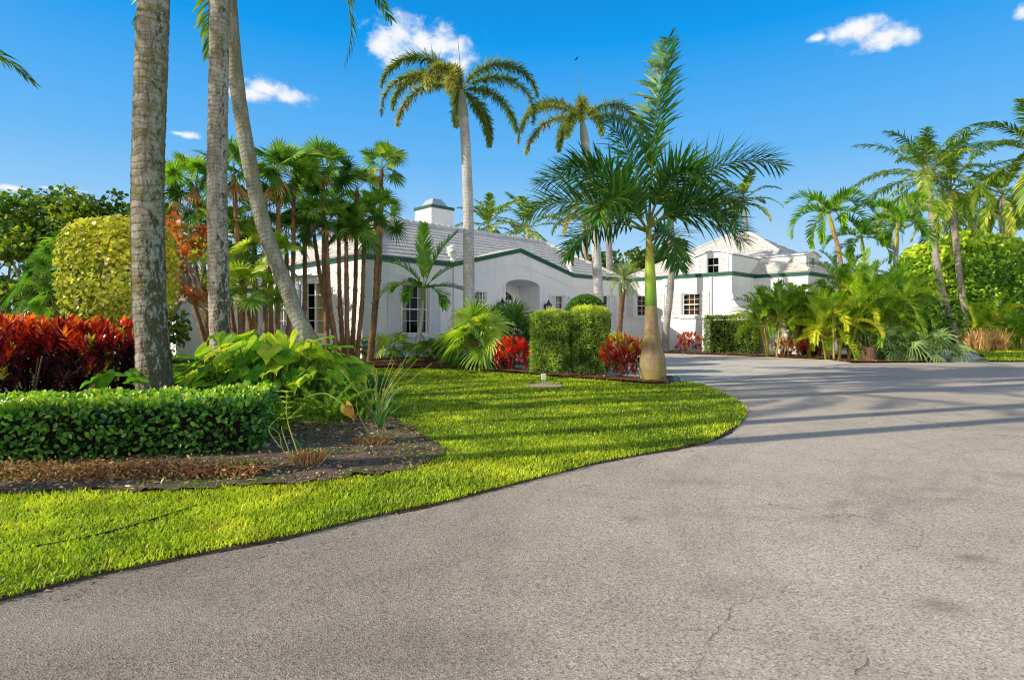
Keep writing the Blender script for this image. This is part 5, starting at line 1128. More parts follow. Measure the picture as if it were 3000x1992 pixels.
# topiary ball
t = thing('topiary_ball', 'dark round clipped topiary ball behind the square hedge', 'bush', (gx(1716, 18.6), 18.6, 0))
mb = MB(); c = np.array([gx(1716, 18.6), 18.6, 1.36]); n = 16000; d = nrm(rng.normal(size=(n, 3))); d[:, 2] = np.where(d[:, 2] < -.8, -d[:, 2], d[:, 2])
rr0 = np.array([.76, .76, .94]); P = c + d * rr0 * (1 - .12 * rng.random((n, 1)) ** 2)
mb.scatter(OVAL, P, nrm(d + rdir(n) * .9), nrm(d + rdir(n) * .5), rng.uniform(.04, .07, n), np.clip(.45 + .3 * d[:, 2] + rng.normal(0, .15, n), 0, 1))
mb.build('crown', M_BALL, t)
mb = MB(); mb.lathe(c, [(0.01, -.82), (.45, -.66), (.66, -.2), (.66, .2), (.48, .6), (.02, .8)], 16); mb.tube([on(c[0], c[1]), c], .05, 7); mb.build('trunk', M_DTWIG, t)
# crotons
M_CROTY = leafmat('yellow_croton_leaf', [(0, (.06, .10, .01)), (.6, (.22, .26, .015)), (.85, (.36, .30, .02)), (1, (.34, .12, .015))], .25, .3, .5)
def croton(label, x, Y, w_, dp, h, n, mat_, size=.17, v0=.5, group=None, toplight=.3, name='croton_bush', stem=8, zlo=.12):
    t = thing(name, label, 'bush', (x, Y, 0), group)
    mb = MB(); m = max(8, int(n / 12)); C0 = np.stack([x + rng.uniform(-w_ / 2, w_ / 2, m), Y + rng.uniform(-dp / 2, dp / 2, m), zlo * h + (1 - zlo) * h * rng.random(m) ** .75], -1)
    hx = 1 - .35 * ((C0[:, 0] - x) / (w_ / 2)) ** 2 + .28 * (vnoise(C0[:, 0] * 3.1 + 9, C0[:, 1] * 3.1, 8) - .5); C0[:, 2] = np.minimum(C0[:, 2], h * hx)
    k = 12; A = np.tile(np.arange(k) * 2.4, m) + rng.normal(0, .3, m * k); el = np.tile(np.linspace(1.25, -.15, k), m) + rng.normal(0, .2, m * k)
    lean = np.repeat(nrm(np.stack([(C0[:, 0] - x) / w_, (C0[:, 1] - Y) / dp, np.full(m, .55)], -1)), k, 0)
    D = nrm(np.stack([np.cos(el) * np.cos(A), np.cos(el) * np.sin(A), np.sin(el)], -1) + lean * .5)
    P = np.repeat(C0, k, 0) + D * .02 - np.stack([np.zeros(m * k), np.zeros(m * k), np.tile(np.linspace(0, .1, k), m)], -1)
    up = nrm(np.array([0, 0, 1.]) - D * D[:, 2:] + rdir(m * k) * .25)
    hz = np.repeat(C0[:, 2] / h, k)
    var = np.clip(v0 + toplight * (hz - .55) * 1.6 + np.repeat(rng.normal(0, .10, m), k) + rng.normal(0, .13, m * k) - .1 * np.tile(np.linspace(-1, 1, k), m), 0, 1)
    odd = np.repeat(rng.random(m) < .05, k) & (hz > .25)
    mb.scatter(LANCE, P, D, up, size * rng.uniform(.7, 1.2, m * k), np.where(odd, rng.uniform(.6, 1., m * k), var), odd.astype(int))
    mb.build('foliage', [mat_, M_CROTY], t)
    mb = MB(); stems(mb, x, Y, stem, h * .75, w_ * .38, .011); mb.build('stem', M_TWIG, t); return t
hx0, hy0 = -7.0, 9.2
croton('broad dark red croton bush with scarlet tips at the left behind the low hedge', -7.45, 8.9, 3.5, 1.5, 1.42, 9500, M_CROT, .155, .33, toplight=.78, stem=10)
croton('red and yellow-green croton bush beside the royal palm trunk', gx(1822, 14.5), 14.5, 1.05, .8, 1.08, 1500, M_CROTM, .15, .42, toplight=.45)
croton('small scarlet croton bush by the porch steps', gx(1500, 16.8), 16.8, 1.0, .7, .95, 1100, M_CROTR, .14, .5, toplight=.4)
croton('rust red croton bush by the white wing, near the downpipe', gx(2024, 27.9), 27.9, 1.25, .7, .95, 700, M_CROTM, .17, .42, 'small crotons at the wing')
croton('small rusty croton, left one of the pair near the courtyard gate', gx(2302, 24.3), 24.3, .72, .5, .75, 420, M_CROTM, .15, .42, 'small crotons at the wing')
croton('darker croton, right one of the pair near the courtyard gate', gx(2370, 23.7), 23.7, .85, .5, .85, 520, M_CROTM, .16, .36, 'small crotons at the wing')
# giant-leaved plant
hv, hf = [], []
prof = [(-.24, .26), (-.10, .44), (.12, .50), (.38, .44), (.64, .30), (.86, .13)]; midx = [0., .06, .22, .45, .70, .90]
V = []
for (sx, sy), mx_ in zip(prof, midx):
    V += [(mx_, 0, -.02), (sx, sy, .10 + .03 * ((len(V) // 3) % 2)), (sx, -sy, .10 + .03 * ((len(V) // 3 + 1) % 2)), ((mx_ + sx) / 2, sy * .5, .07), ((mx_ + sx) / 2, -sy * .5, .07)]
V.append((1.02, 0, -.10)); V = np.array(V); V[:, 2] -= .16 * np.clip(V[:, 0], 0, 1) ** 2; V[:, 2] -= .5 * np.abs(V[:, 1]) ** 2
Fq = []
for i in range(5):
    a, b = 5 * i, 5 * (i + 1)
    Fq += [[a, b, b + 3, a + 3], [a + 3, b + 3, b + 1, a + 1], [b, a, a + 4, b + 4], [b + 4, a + 4, a + 2, b + 2]]
Fq += [[25, 30, 26, 28], [30, 25, 29, 27]]
BIGLEAF = (V, np.array(Fq), 1. + V[:, 0] * .85 - np.abs(V[:, 1]) * .75)
t = thing('giant_leaf_plant', 'big sprawling plant with bright heart-shaped giant leaves around the coconut trunks', 'plant', (-3.7, 9.0, 0))
ml, ms = MB(), MB(); n = 340
ang = rng.uniform(0, 6.28, n); rad_ = np.sqrt(rng.random(n)); cx0 = -3.85 + 1.75 * rad_ * np.cos(ang); cy0 = 9.0 + 1.2 * rad_ * np.sin(ang)
hh = (1.22 - .75 * rad_ ** 2.2) * (.62 + .42 * rng.random(n)); hh *= 1 + .12 * (vnoise(cx0 * 2, cy0 * 2, 5) - .5)
hh *= np.where(cx0 < -4.6, .82, 1.)
out = nrm(np.stack([np.cos(ang) * rad_ + .15 * rng.normal(size=n), np.sin(ang) * rad_ - .25 + .2 * rng.normal(size=n), -.12 - .22 * rad_ + .15 * rng.normal(size=n)], -1))
out = nrm(out + rdir(n) * .4); up = nrm(np.array([-.12, -.10, 1.]) + rdir(n) * .40)
sz = rng.uniform(.22, .42, n) * (1 - .25 * rad_); var = np.clip(.40 + .55 * (hh / 1.2 - .45) + rng.normal(0, .17, n), 0, 1)  # taller leaves coloured yellower, sunlit tops put into the colour
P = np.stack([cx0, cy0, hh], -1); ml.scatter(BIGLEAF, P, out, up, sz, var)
for i in range(n):
    b = np.array([-3.85 + .72 * (cx0[i] + 3.85), 9.05 + .7 * (cy0[i] - 9.0), 0.]); ms.tube(path([b, (b * .45 + P[i] * .55) + (0, 0, .12 * hh[i]), P[i]], .15), .013, 5)
# a few leaves low by the hedge and one spent yellow leaf
m = 16; q = np.stack([rng.uniform(-5.6, -4.5, m), rng.uniform(7.5, 8.2, m), rng.uniform(.35, .8, m)], -1)
ml.scatter(BIGLEAF, q, rdir(m) * (1, 1, .3), nrm(rdir(m) * .5 + (0, -.3, 1)), rng.uniform(.22, .34, m), .35)
ml.build('foliage', M_PHIL, t, smooth=False); ms.build('leaf_stalk', M_STEM, t)
mb = MB(); lf = at(1012, 1190, 7.2); ml2 = MB(); ml2.scatter(BIGLEAF, [lf], [(.55, .1, -.8)], [(.75, -.55, .5)], [.20], 1.)
ml2.build('yellow_leaf', leafmat('yellowed_leaf', [(0, (.38, .26, .03)), (1, (.46, .33, .035))], .3, tip=(.35, .12, .03), tipmin=.7), t)
mb.tube(path([at(905, 1160, 7.6), at(950, 1152, 7.4), at(990, 1172, 7.25), lf], .08), .011, 5); mb.build('leaf_stalk', M_STEM, t)
# foxtail ferns
def foxfern(label, x, Y, n, L, lo=0., az=None):
    t = thing('foxtail_fern', label, 'plant', (x, Y, 0), 'foxtail ferns at the foot of the giant leaves'); mb, ms = MB(), MB()
    for i in range(n):
        a = rng.uniform(0, 6.28) if az is None else rng.normal(az, .7); e = rng.uniform(.3, 1.45); l = L * rng.uniform(.6, 1.1); s = np.linspace(0, 1, 26); ee = e - (.5 + lo) * s * rng.uniform(.6, 1.6)
        d = np.stack([np.cos(ee) * math.cos(a), np.cos(ee) * math.sin(a), np.sin(ee)], -1); p = np.array([x, Y, .03]) + np.cumsum(d * l / 26, 0); p[:, 2] = np.maximum(p[:, 2], .05)
        ms.tube(p, .005, 4, cap=False); k = 16
        Pn = np.repeat(p, k, 0) + rng.normal(0, .006, (26 * k, 3)); Dn = nrm(rdir(26 * k) + np.repeat(d, k, 0) * .5)
        pr = np.repeat(np.clip(1.15 - s, .12, .9) ** .4 * np.clip(s * 6, .2, 1), k)
        mb.scatter(NARROW, Pn, Dn, rdir(26 * k), np.stack([.055 * pr, .07 * pr, .05 * pr], -1), np.clip(rng.normal(.5, .2, 26 * k) + .25 * Dn[:, 2], 0, 1))
    mb.build('needles', M_FERN, t); ms.build('stem', M_STEM, t)
foxfern('upright foxtail fern right behind the low hedge end', -2.85, 7.35, 24, .66)
foxfern('foxtail fern with plumes sprawling over the soil, right of the upright one', -2.45, 7.8, 26, .85, .35)
foxfern('darker foxtail fern furthest right under the giant leaves', -2.15, 8.5, 26, .85, .45)

# ---------------------------------------------------------------- sea grapes and background trees
def tree(name, label, cat, x, Y, limbs, centres, rad, per, tmpl, size, mat_, tr=.12, v0=.5, group=None, bark=None, up=.4, vs=.16):
    t = thing(name, label, cat, (x, Y, 0), group)
    mb = MB()
    for l in limbs: limb(mb, l[0], l[1], l[2])
    mb.build('trunk', bark or M_LIMB, t, smooth=True)
    mb = MB(); clumps(mb, centres, rad, per, tmpl, size, v0, up, vs=vs); mb.build('crown', mat_, t); return t
def fork(x, Y, h, n, spread, r=.09):
    out = []
    for i in range(n):
        a = i * 2.4 + rng.normal(0, .3); b = on(x + .25 * math.cos(a), Y + .25 * math.sin(a)); s = spread * rng.uniform(.4, 1.)
        e = np.array([x + s * math.cos(a), Y + s * math.sin(a) * .8, h * rng.uniform(.7, 1.)]); m_ = (b + e) / 2 + rng.normal(0, .25, 3)
        out.append(([b, m_, e], r, r * .3))
        for k in range(2):
            e2 = m_ + (e - m_) * .5 + rng.normal(0, .5, 3) + (0, 0, .5); out.append(([m_, (m_ + e2) / 2 + rng.normal(0, .1, 3), e2], r * .5, r * .2))
    return out
def canopy(x, Y, w_, d_, z0, z1, n, seed=0, bias=1.):
    X = x + rng.uniform(-w_ / 2, w_ / 2, n); Yy = Y + rng.uniform(-d_ / 2, d_ / 2, n)
    top = z1 - .8 * (vnoise(X * .7, Yy * .7 + seed, 6)) - .5 * (2 * (X - x) / w_) ** 4
    return np.stack([X, Yy, z0 + (top - z0) * rng.random(n) ** bias], -1)
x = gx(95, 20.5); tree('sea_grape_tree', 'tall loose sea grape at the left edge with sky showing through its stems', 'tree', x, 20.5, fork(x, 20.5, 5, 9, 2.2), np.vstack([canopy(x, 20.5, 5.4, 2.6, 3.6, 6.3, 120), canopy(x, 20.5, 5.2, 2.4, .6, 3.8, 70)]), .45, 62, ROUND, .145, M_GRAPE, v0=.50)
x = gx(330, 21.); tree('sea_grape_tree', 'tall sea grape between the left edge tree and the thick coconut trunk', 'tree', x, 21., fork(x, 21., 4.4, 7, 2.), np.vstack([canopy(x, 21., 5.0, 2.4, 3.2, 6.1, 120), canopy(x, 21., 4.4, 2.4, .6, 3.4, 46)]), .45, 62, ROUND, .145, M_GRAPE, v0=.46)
x = gx(10, 18.5); tree('shrub', 'dark green shrub under the tall sea grape at the left edge', 'bush', x, 18.5, fork(x, 18.5, 1.4, 4, .9, .04), canopy(x, 18.5, 2.6, 1.6, .3, 1.75, 40), .42, 46, OVAL, .13, M_SHRUB, v0=.2)
x = gx(150, 19.5); tree('shrub', 'dark green shrub behind the soft fan palms at the left', 'bush', x, 19.5, fork(x, 19.5, 1.6, 4, .9, .04), canopy(x, 19.5, 3.0, 1.6, .3, 2.2, 44), .42, 46, OVAL, .13, M_SHRUB, v0=.15)
x = gx(330, 18.5); tree('shrub', 'dark green shrub under the yellow clipped bush', 'bush', x, 18.5, fork(x, 18.5, 1.2, 4, .9, .04), canopy(x, 18.5, 3.4, 1.4, .2, 1.3, 44), .4, 46, OVAL, .12, M_SHRUB, v0=.2)
# yellow clipped sea grape
Yg = 12.4; c = np.array([gx(352, Yg), Yg, 2.48]); n = 8500; d = nrm(rng.normal(size=(n, 3))); pw = .72
dd = np.sign(d) * np.abs(d) ** pw; dd = dd / np.max(np.abs(dd), 1, keepdims=True) * .35 + nrm(dd) * .72
t = thing('sea_grape_bush', 'yellow-green rounded clipped sea grape behind the thick coconut trunk', 'bush', (c[0], c[1], 0))
mb = MB(); P = c + dd * np.array([.98, .85, 1.10]) * (1 - .25 * rng.random((n, 1)) ** 2)
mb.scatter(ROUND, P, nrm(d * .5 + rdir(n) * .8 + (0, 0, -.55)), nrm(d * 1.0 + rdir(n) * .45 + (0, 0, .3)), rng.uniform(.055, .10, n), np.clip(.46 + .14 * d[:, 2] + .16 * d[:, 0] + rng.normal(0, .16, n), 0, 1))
mb.build('crown', M_GRAPEY, t)
mb = MB(); 
for i in range(6): limb(mb, [on(c[0] + .3, c[1]) + rng.normal(0, .1, 3) * (1, 1, 0), c + (rng.normal(0, .3), rng.normal(0, .3), -.9), c + rng.normal(0, .35, 3)], .05, .02)
mb.build('trunk', M_LIMB, t, smooth=True)
Yo = 14.; cs = [at(a, b, Yo + rng.uniform(-.4, .4)) for a, b in ((490, 690), (520, 660), (545, 700), (590, 680), (500, 740), (560, 735), (610, 715), (530, 780), (490, 830), (520, 860), (555, 845), (575, 865), (500, 640))]
t = thing('sea_grape_tree', 'twisted sea grape with orange leaves and bare grey limbs right of the thick trunk', 'tree', (gx(600, Yo), Yo, 0))
mb = MB(); b = on(gx(690, Yo), Yo)
limb(mb, [b, at(640, 930, Yo), at(580, 890, Yo), at(530, 880, Yo), at(505, 925, Yo)], .12, .06)
for tg in cs: limb(mb, [at(rng.uniform(520, 600), 888, Yo), at(rng.uniform(500, 580), 800, Yo), tg], .05, .012, 6)
limb(mb, [at(590, 890, Yo), at(540, 830, Yo), at(505, 790, Yo), at(515, 720, Yo)], .06, .02)
mb.build('trunk', M_LIMB, t, smooth=True)
mb = MB(); clumps(mb, cs, .22, 26, ROUND, .13, .62, .3, vs=.15); mb.build('crown', M_GRAPEO, t)
# trees behind the house
for (px, Y, w_, z0, z1, n, v, lab) in ((1960, 41., 5.5, .5, 6.9, 95, .5, 'leafy green tree behind the roof between royal palm and wing'), (2060, 47., 6., .5, 7.0, 70, .42, 'darker leafy tree behind the left slope of the wing roof'), (1680, 48., 8., .5, 5.6, 80, .3, 'dark green tree low behind the end of the main roof'), (1850, 46., 7., .5, 7.2, 90, .35, 'dark green tree behind the flat roof between house and wing'), (2330, 52., 3., .5, 6.6, 30, .75, 'yellowing tree top peeping over the right dormer')):
    x = gx(px, Y); tree('leafy_tree', lab, 'tree', x, Y, fork(x, Y, z1 * .8, 6, w_ * .3, .12), canopy(x, Y, w_, 3., max(z0, 2.2), z1, n), .75, 42, ROUND, .30, M_GRAPE, v0=v)
# right side: clipped mound, layered tree, shrubs
Ym = 40.; c = np.array([gx(2835, Ym), Ym, 3.6]); n = 26000; d = nrm(rng.normal(size=(n, 3))) 
t = thing('clipped_tree', 'huge rounded clipped green tree behind the leaning coconut trunks', 'tree', (c[0], c[1], 0))
mb = MB(); rad3 = np.array([5.2, 3.5, 3.9]); bump_ = (vnoise(d[:, 0] * 9, d[:, 2] * 9, 3) - .5) * .14 + (vnoise(d[:, 0] * 22, d[:, 2] * 22, 4) - .5) * .10
P = c + d * rad3 * (1 + bump_[:, None] - .10 * rng.random((n, 1)) ** 2); k_ = P[:, 2] > .3
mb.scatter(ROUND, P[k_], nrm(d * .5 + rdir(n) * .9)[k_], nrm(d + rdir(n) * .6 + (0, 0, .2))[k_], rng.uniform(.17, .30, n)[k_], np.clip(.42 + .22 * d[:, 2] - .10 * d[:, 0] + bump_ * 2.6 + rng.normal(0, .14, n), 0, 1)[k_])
mb.build('crown', M_RHEDGE, t)
mb = MB(); mb.lathe((c[0], c[1], c[2]), [(.4, -3.6), (3.1, -2.4), (3.3, -.4), (3.1, 1.2), (2.0, 2.2), (.05, 2.7)], 20); mb.build('trunk', M_DTWIG, t)
for (px, Y, w_, z0, z1, n, v, sz, lab, m_) in ((2935, 34.5, 3.4, .8, 6.0, 95, .5, .24, 'bushy tree with tiered bright leaves right of the clipped mound', M_SHRUB), (2998, 38., 4., .5, 6.2, 80, .34, .26, 'dark bushy tree at the right edge', M_SHRUB),
        (2885, 32.8, 2.6, .2, 1.7, 34, .82, .17, 'yellow-green variegated shrub behind the dry grass tufts', M_SHRUB), (2960, 34., 3., .2, 2.0, 36, .6, .18, 'green shrub at the right edge behind the far lawn', M_SHRUB), (2690, 34.5, 4.2, .2, 2.4, 46, .45, .2, 'green shrub behind the palmettos, left of the gate post', M_SHRUB), (2560, 33., 7., .3, 3.4, 80, .3, .24, 'dark shrubbery bush closing the view behind the areca thicket', M_SHRUB), (2770, 36., 3.5, .2, 2.2, 40, .5, .2, 'bright green shrub behind the white gate post', M_SHRUB)):
    x = gx(px, Y); tree('shrub' if z1 < 4 else 'leafy_tree', lab, 'bush' if z1 < 4 else 'tree', x, Y, fork(x, Y, z1 * .8, 5, w_ * .3, .05), canopy(x, Y, w_, 2., z0, z1, n, bias=.8), .48 if z1 < 4 else .62, 46, OVAL, sz, m_, v0=v)
# low planting against the house
for (px, Y, w_, z1, n, v, sz, lab, m_) in ((1275, 20.2, .9, .75, 12, .85, .10, 'small yellow-leaved shrub left of the large bright fan palm', M_SHRUB), (1330, 20.6, 1.8, 1.15, 22, .25, .11, 'dark shrub below the right shutter of the front window', M_SHRUB), (1490, 21.3, 1.3, 1.9, 26, .2, .10, 'dark clipped shrub by the left porch lantern', M_BALL), (1450, 17.9, 1.0, .8, 14, .22, .11, 'dark purplish shrub left of the small scarlet croton', M_CROT), (600, 15.6, 1.3, .9, 14, .6, .12, 'bright green shrub at the foot of the slender palms', M_SHRUB), (770, 17.5, 1.4, 1.1, 16, .6, .12, 'bright leafy shrub behind the thicket of palm stems', M_SHRUB), (1790, 17.2, .8, .6, 10, .5, .1, 'low green shrub between the square hedge and the red croton', M_SHRUB)):
    x = gx(px, Y); tree('shrub', lab, 'bush', x, Y, fork(x, Y, z1 * .7, 4, w_ * .3, .018), canopy(x, Y, w_, w_ * .6, .15, z1, n), .24, 40, LEAF if 'yellow' in lab else OVAL, sz, m_, v0=v)
def straps(label, x, Y, n, L, wd, mat_, e0=80, e1=15, droop=1.2, name='strap_leaf_plant', group=None):
    mb = MB()
    for i in range(n):
        a = i * 2.4; e = R(e0 + (e1 - e0) * i / n); s = np.linspace(0, 1, 7); ee = e - droop * s ** 1.5; l = L * rng.uniform(.75, 1.1)
        d = np.stack([np.cos(ee) * math.cos(a), np.cos(ee) * math.sin(a), np.sin(ee)], -1); p = np.array([x, Y, .05]) + np.vstack([np.zeros(3), np.cumsum(d[1:] * l / 6, 0)])
        sd = np.array([math.sin(a), -math.cos(a), 0]); hw = (wd * np.array([.5, .9, 1, .95, .75, .45, .03]) / 2)[:, None]
        V = np.stack([p + sd * hw, p - d[:, :1] * 0 - np.array([0, 0, .25]) * hw, p - sd * hw], 1).reshape(-1, 3)
        mb.add(V, [[3 * k + j, 3 * k + j + 1, 3 * k + j + 4, 3 * k + j + 3] for k in range(6) for j in (0, 1)], var=np.clip(rng.normal(.45, .2), 0, 1), h=np.repeat(s, 3))
    return tag(mb.build(name, mat_, loc=(x, Y, 0)), label, 'plant', group)
straps('dark strap-leaved plant below the wing window beside the date palm', gx(1838, 26.), 26., 22, 1.25, .10, M_STRAP)
straps('blue-green strappy plant at the foot of the large bright fan palm', gx(1352, 18.6), 18.6, 24, .8, .07, M_STRAP)
straps('spiky bromeliad at the right end of the road-edge bed', gx(2748, 21.4), 21.4, 22, .62, .06, M_SILVER, 75, 5, .6)
straps('small strappy sprout in the brown stubble at the front of the soil bed', at(890, 1350, 5.77)[0], 5.75, 5, .28, .035, M_STRAP, 70, 30, 1.)
straps('strap-leaved lily between the bare twigs of the soil bed', at(1120, 1262, 7.4)[0], 7.3, 12, .55, .045, M_STRAP, 85, 50, .6)
# ---------------------------------------------------------------- lawn grass (nobody could count it)
M_GRASS = leafmat('grass_blade', [(0, (.045, .10, .005)), (.4, (.20, .275, .007)), (.7, (.36, .38, .011)), (.9, (.46, .40, .04)), (1, (.60, .48, .16))], .34, .42, .35, tip=(.40, .42, .06), tipmin=.7)
def grass(loop, cut, xr, yr, dens, ln, wd, mb, hole=None):
    n = int((xr[1] - xr[0]) * (yr[1] - yr[0]) * dens); x = rng.uniform(*xr, n); y = rng.uniform(*yr, n)
    k = inside(x, y, loop)
    jx, jy = x + .10 * (vnoise(x * 5, y * 5, 7) - .5), y + .10 * (vnoise(x * 5, y * 5, 8) - .5)
    for c in cut: k &= ~inside(jx, jy, c)
    # only where the camera's neighbourhood can see it
    k &= (x > -1.05 * y - 1.6)
    if hole is not None: k &= np.hypot(x - hole[0], (y - hole[1]) * .8) > hole[2] * (.7 + .5 * vnoise(x * 9, y * 9, 3))
    x, y = x[k], y[k]; n = len(x)
    pat = vnoise(x * 1.1, y * 1.1, 9) * .6 + vnoise(x * 3.7, y * 3.7, 10) * .4
    a = rng.uniform(0, 6.28, n); e0 = rng.uniform(.55, 1.45, n); L = ln * rng.uniform(.55, 1.25, n) * (.8 + .4 * pat); w = wd * rng.uniform(.7, 1.2, n)
    h = np.stack([np.cos(a), np.sin(a), np.zeros(n)], -1); sd = np.stack([-np.sin(a), np.cos(a), np.zeros(n)], -1)
    b = np.stack([x, y, np.full(n, .018)], -1)
    p1 = b + (h * np.cos(e0)[:, None] + (0, 0, 1) * np.sin(e0)[:, None]) * (L * .5)[:, None]; e1 = e0 - rng.uniform(.3, 1.1, n)
    p2 = p1 + (h * np.cos(e1)[:, None] + (0, 0, 1) * np.sin(e1)[:, None]) * (L * .5)[:, None]
    W = (w / 2)[:, None] * sd
    V = np.stack([b + W * .7, b - W * .7, p1 + W, p1 - W, p2], 1).reshape(-1, 3); o = np.arange(n)[:, None] * 5
    v = np.clip(.22 + .75 * (pat - .22) + rng.normal(0, .14, n), 0, .93); v = np.where(rng.random(n) < .05 + .22 * np.clip(vnoise(x * 2.3, y * 2.3, 14) - .62, 0, 1), rng.uniform(.85, 1, n), v)
    mb.add(V, o + np.array([0, 1, 3, 2]), var=v, h=np.tile([0, 0, .5, .5, 1.], n))
    mb.add(np.zeros((0, 3)), np.zeros((0, 3), int)) if False else None
    mb.F.append((o + np.array([2, 3, 4]) + mb.n - len(V), v, np.zeros(n, int)))
ea = np.array(EDGE[1:]); et = nrm(np.gradient(ea, axis=0)); EDGE_OUT = [tuple(q) for q in ea + np.stack([-et[:, 1], et[:, 0]], -1) * .03]
if EDGE_OUT[10][0] < EDGE[11][0]: EDGE_OUT = [tuple(q) for q in ea - np.stack([-et[:, 1], et[:, 0]], -1) * .03]
mb = MB(); HB = MULCH_FRONT[:-1] + [(3.5, 14.5), (0, 24), (-9, 24), (-9, 18)]
MK = (gx(1592, 12.9), 12.9)
for xr, yr, de, ln, wd in (((-6, 1.), (2.3, 4.5), 6500, .044, .007), ((-6, 2.5), (4.5, 7.), 3900, .046, .008), ((-5.5, 4.4), (7., 10.5), 1900, .050, .0105), ((-8, 4.5), (10.5, 14.5), 900, .054, .015), ((-9, 4.5), (14.5, 18.5), 520, .06, .02)):
    grass(EDGE_OUT + [(-20, -4), (-20, 19)] + MULCH_FRONT, [BED], xr, yr, de, ln, wd, mb, (MK[0], MK[1] - .1, .42))
grass(LAWN_R, [], (16, 34), (21, 32), 90, .09, .04, mb)
tag(mb.build('grass', M_GRASS), 'sunlit green grass of the lawns', 'grass', kind='stuff')
# broad weed leaves in the lawn
mb = MB(); n = 900; x = rng.uniform(-4, 1, n); y = rng.uniform(2.5, 6.5, n); k = inside(x, y, LAWN) & ~inside(x, y, BED) & (vnoise(x * 1.3, y * 1.3, 21) > .45); m = k.sum()
mb.scatter(OVAL, np.stack([x[k], y[k], rng.uniform(.03, .05, m)], -1), rdir(m) * (1, 1, .15), nrm(rdir(m) * .4 + (0, 0, 1)), rng.uniform(.02, .04, m), rng.uniform(.4, .8, m))
tag(mb.build('lawn_weeds', leafmat('weed_leaf', [(0, (.09, .18, .02)), (1, (.34, .44, .12))], .3)), 'small broad-leaved weeds in the near lawn', 'weeds', kind='stuff')
# dark earth lip where lawn meets asphalt
ed = np.array(EDGE[2:-2]); L_ = path([(a, b, 0) for a, b in ed], .06); d = nrm(np.gradient(L_, axis=0)); nn = np.stack([d[:, 1], -d[:, 0], np.zeros(len(d))], -1)
if nn[len(nn) // 2, 0] < 0: nn = -nn
jit = (np.clip(vnoise(L_[:, 0] * 4, L_[:, 1] * 4, 5) - .55, 0, 1) * .10 + vnoise(L_[:, 0] * 21, L_[:, 1] * 21, 6) * .008 - .006)[:, None]
V = np.stack([L_ - nn * .05 + (0, 0, .021), L_ + nn * .01 + (0, 0, .018), L_ + nn * (.015 + jit) + (0, 0, .004)], 1).reshape(-1, 3); n = len(L_)
mb = MB(); mb.add(V, [[3 * i + j, 3 * i + j + 1, 3 * i + j + 4, 3 * i + j + 3] for i in range(n - 1) for j in (0, 1)])
tag(mb.build('soil_edge', m_soil('edge_soil', (.03, .022, .015), (.14, .105, .07)), smooth=True), kind='structure')

# ---------------------------------------------------------------- litter, mulch, stubble
M_CHIP = leafmat('bark_chip', [(0, (.035, .016, .010)), (.5, (.15, .07, .035)), (.85, (.30, .17, .09)), (1, (.42, .32, .2))], .0, .9, .1)
M_LITTER = leafmat('dry_litter', [(0, (.05, .032, .02)), (.5, (.17, .10, .055)), (.85, (.30, .22, .13)), (1, (.42, .36, .26))], .1, .9, .1)
def chips(name, label, loops, n, size, m_, z, box, mound=None, den=None):
    x = rng.uniform(box[0], box[1], n); y = rng.uniform(box[2], box[3], n); k = np.zeros(n, bool)
    for l in loops: k |= inside(x, y, l)
    if den is not None: k &= den(x, y) > rng.random(n)
    x, y = x[k], y[k]; m = len(x); zz = z + rng.uniform(0, .025, m) + (mound(x, y) if mound is not None else 0)
    mb = MB(); mb.scatter(NARROW, np.stack([x, y, zz], -1), rdir(m) * (1, 1, .25), nrm(rdir(m) * .6 + (0, 0, 1)), np.stack([size * rng.uniform(.4, 1.3, m), size * rng.uniform(1.2, 3.5, m), size * np.ones(m)], -1), rng.uniform(0, 1, m))
    tag(mb.build(name, m_), label, 'mulch', kind='stuff')
chips('mulch_chips', 'loose brown bark chips on the beds before the house', [HOUSE_BED], 14000, .07, M_CHIP, .035, (-8, 4, 12.8, 21.5), lambda X, Y: np.maximum(hmound(X, Y) - .04, 0) + .02)
chips('mulch_chips', 'loose brown bark chips along the wing bed', [WING_BED], 9000, .10, M_CHIP, .05, (5.8, 16.2, 20.6, 31.5))
chips('leaf_litter', 'dry leaf litter and twigs on the dark soil bed', [BED], 9000, .055, M_LITTER, .045, (-4.6, -.6, 4.5, 9.), den=lambda x, y: .35 + .65 * (vnoise(x * 2.3, y * 2.3, 12) > .45))
M_MOSSY = leafmat('creeping_weed', [(0, (.04, .09, .008)), (.6, (.16, .26, .014)), (1, (.34, .40, .03))], .3)
mb = MB(); n = 9000; x = rng.uniform(-4.6, -.6, n); y = rng.uniform(4.5, 8., n); k = inside(x, y, BED) & (vnoise(x * 2.1, y * 2.9, 31) * .6 + vnoise(x * 6, y * 6, 32) * .4 > .55); m = k.sum()
mb.scatter(OVAL, np.stack([x[k], y[k], rng.uniform(.045, .075, m)], -1), rdir(m) * (1, 1, .3), nrm(rdir(m) * .5 + (0, 0, 1)), rng.uniform(.012, .028, m), rng.uniform(0, 1, m))
tag(mb.build('creeping_weeds', M_MOSSY), 'patches of tiny creeping weeds on the soil bed', 'weeds', kind='stuff')
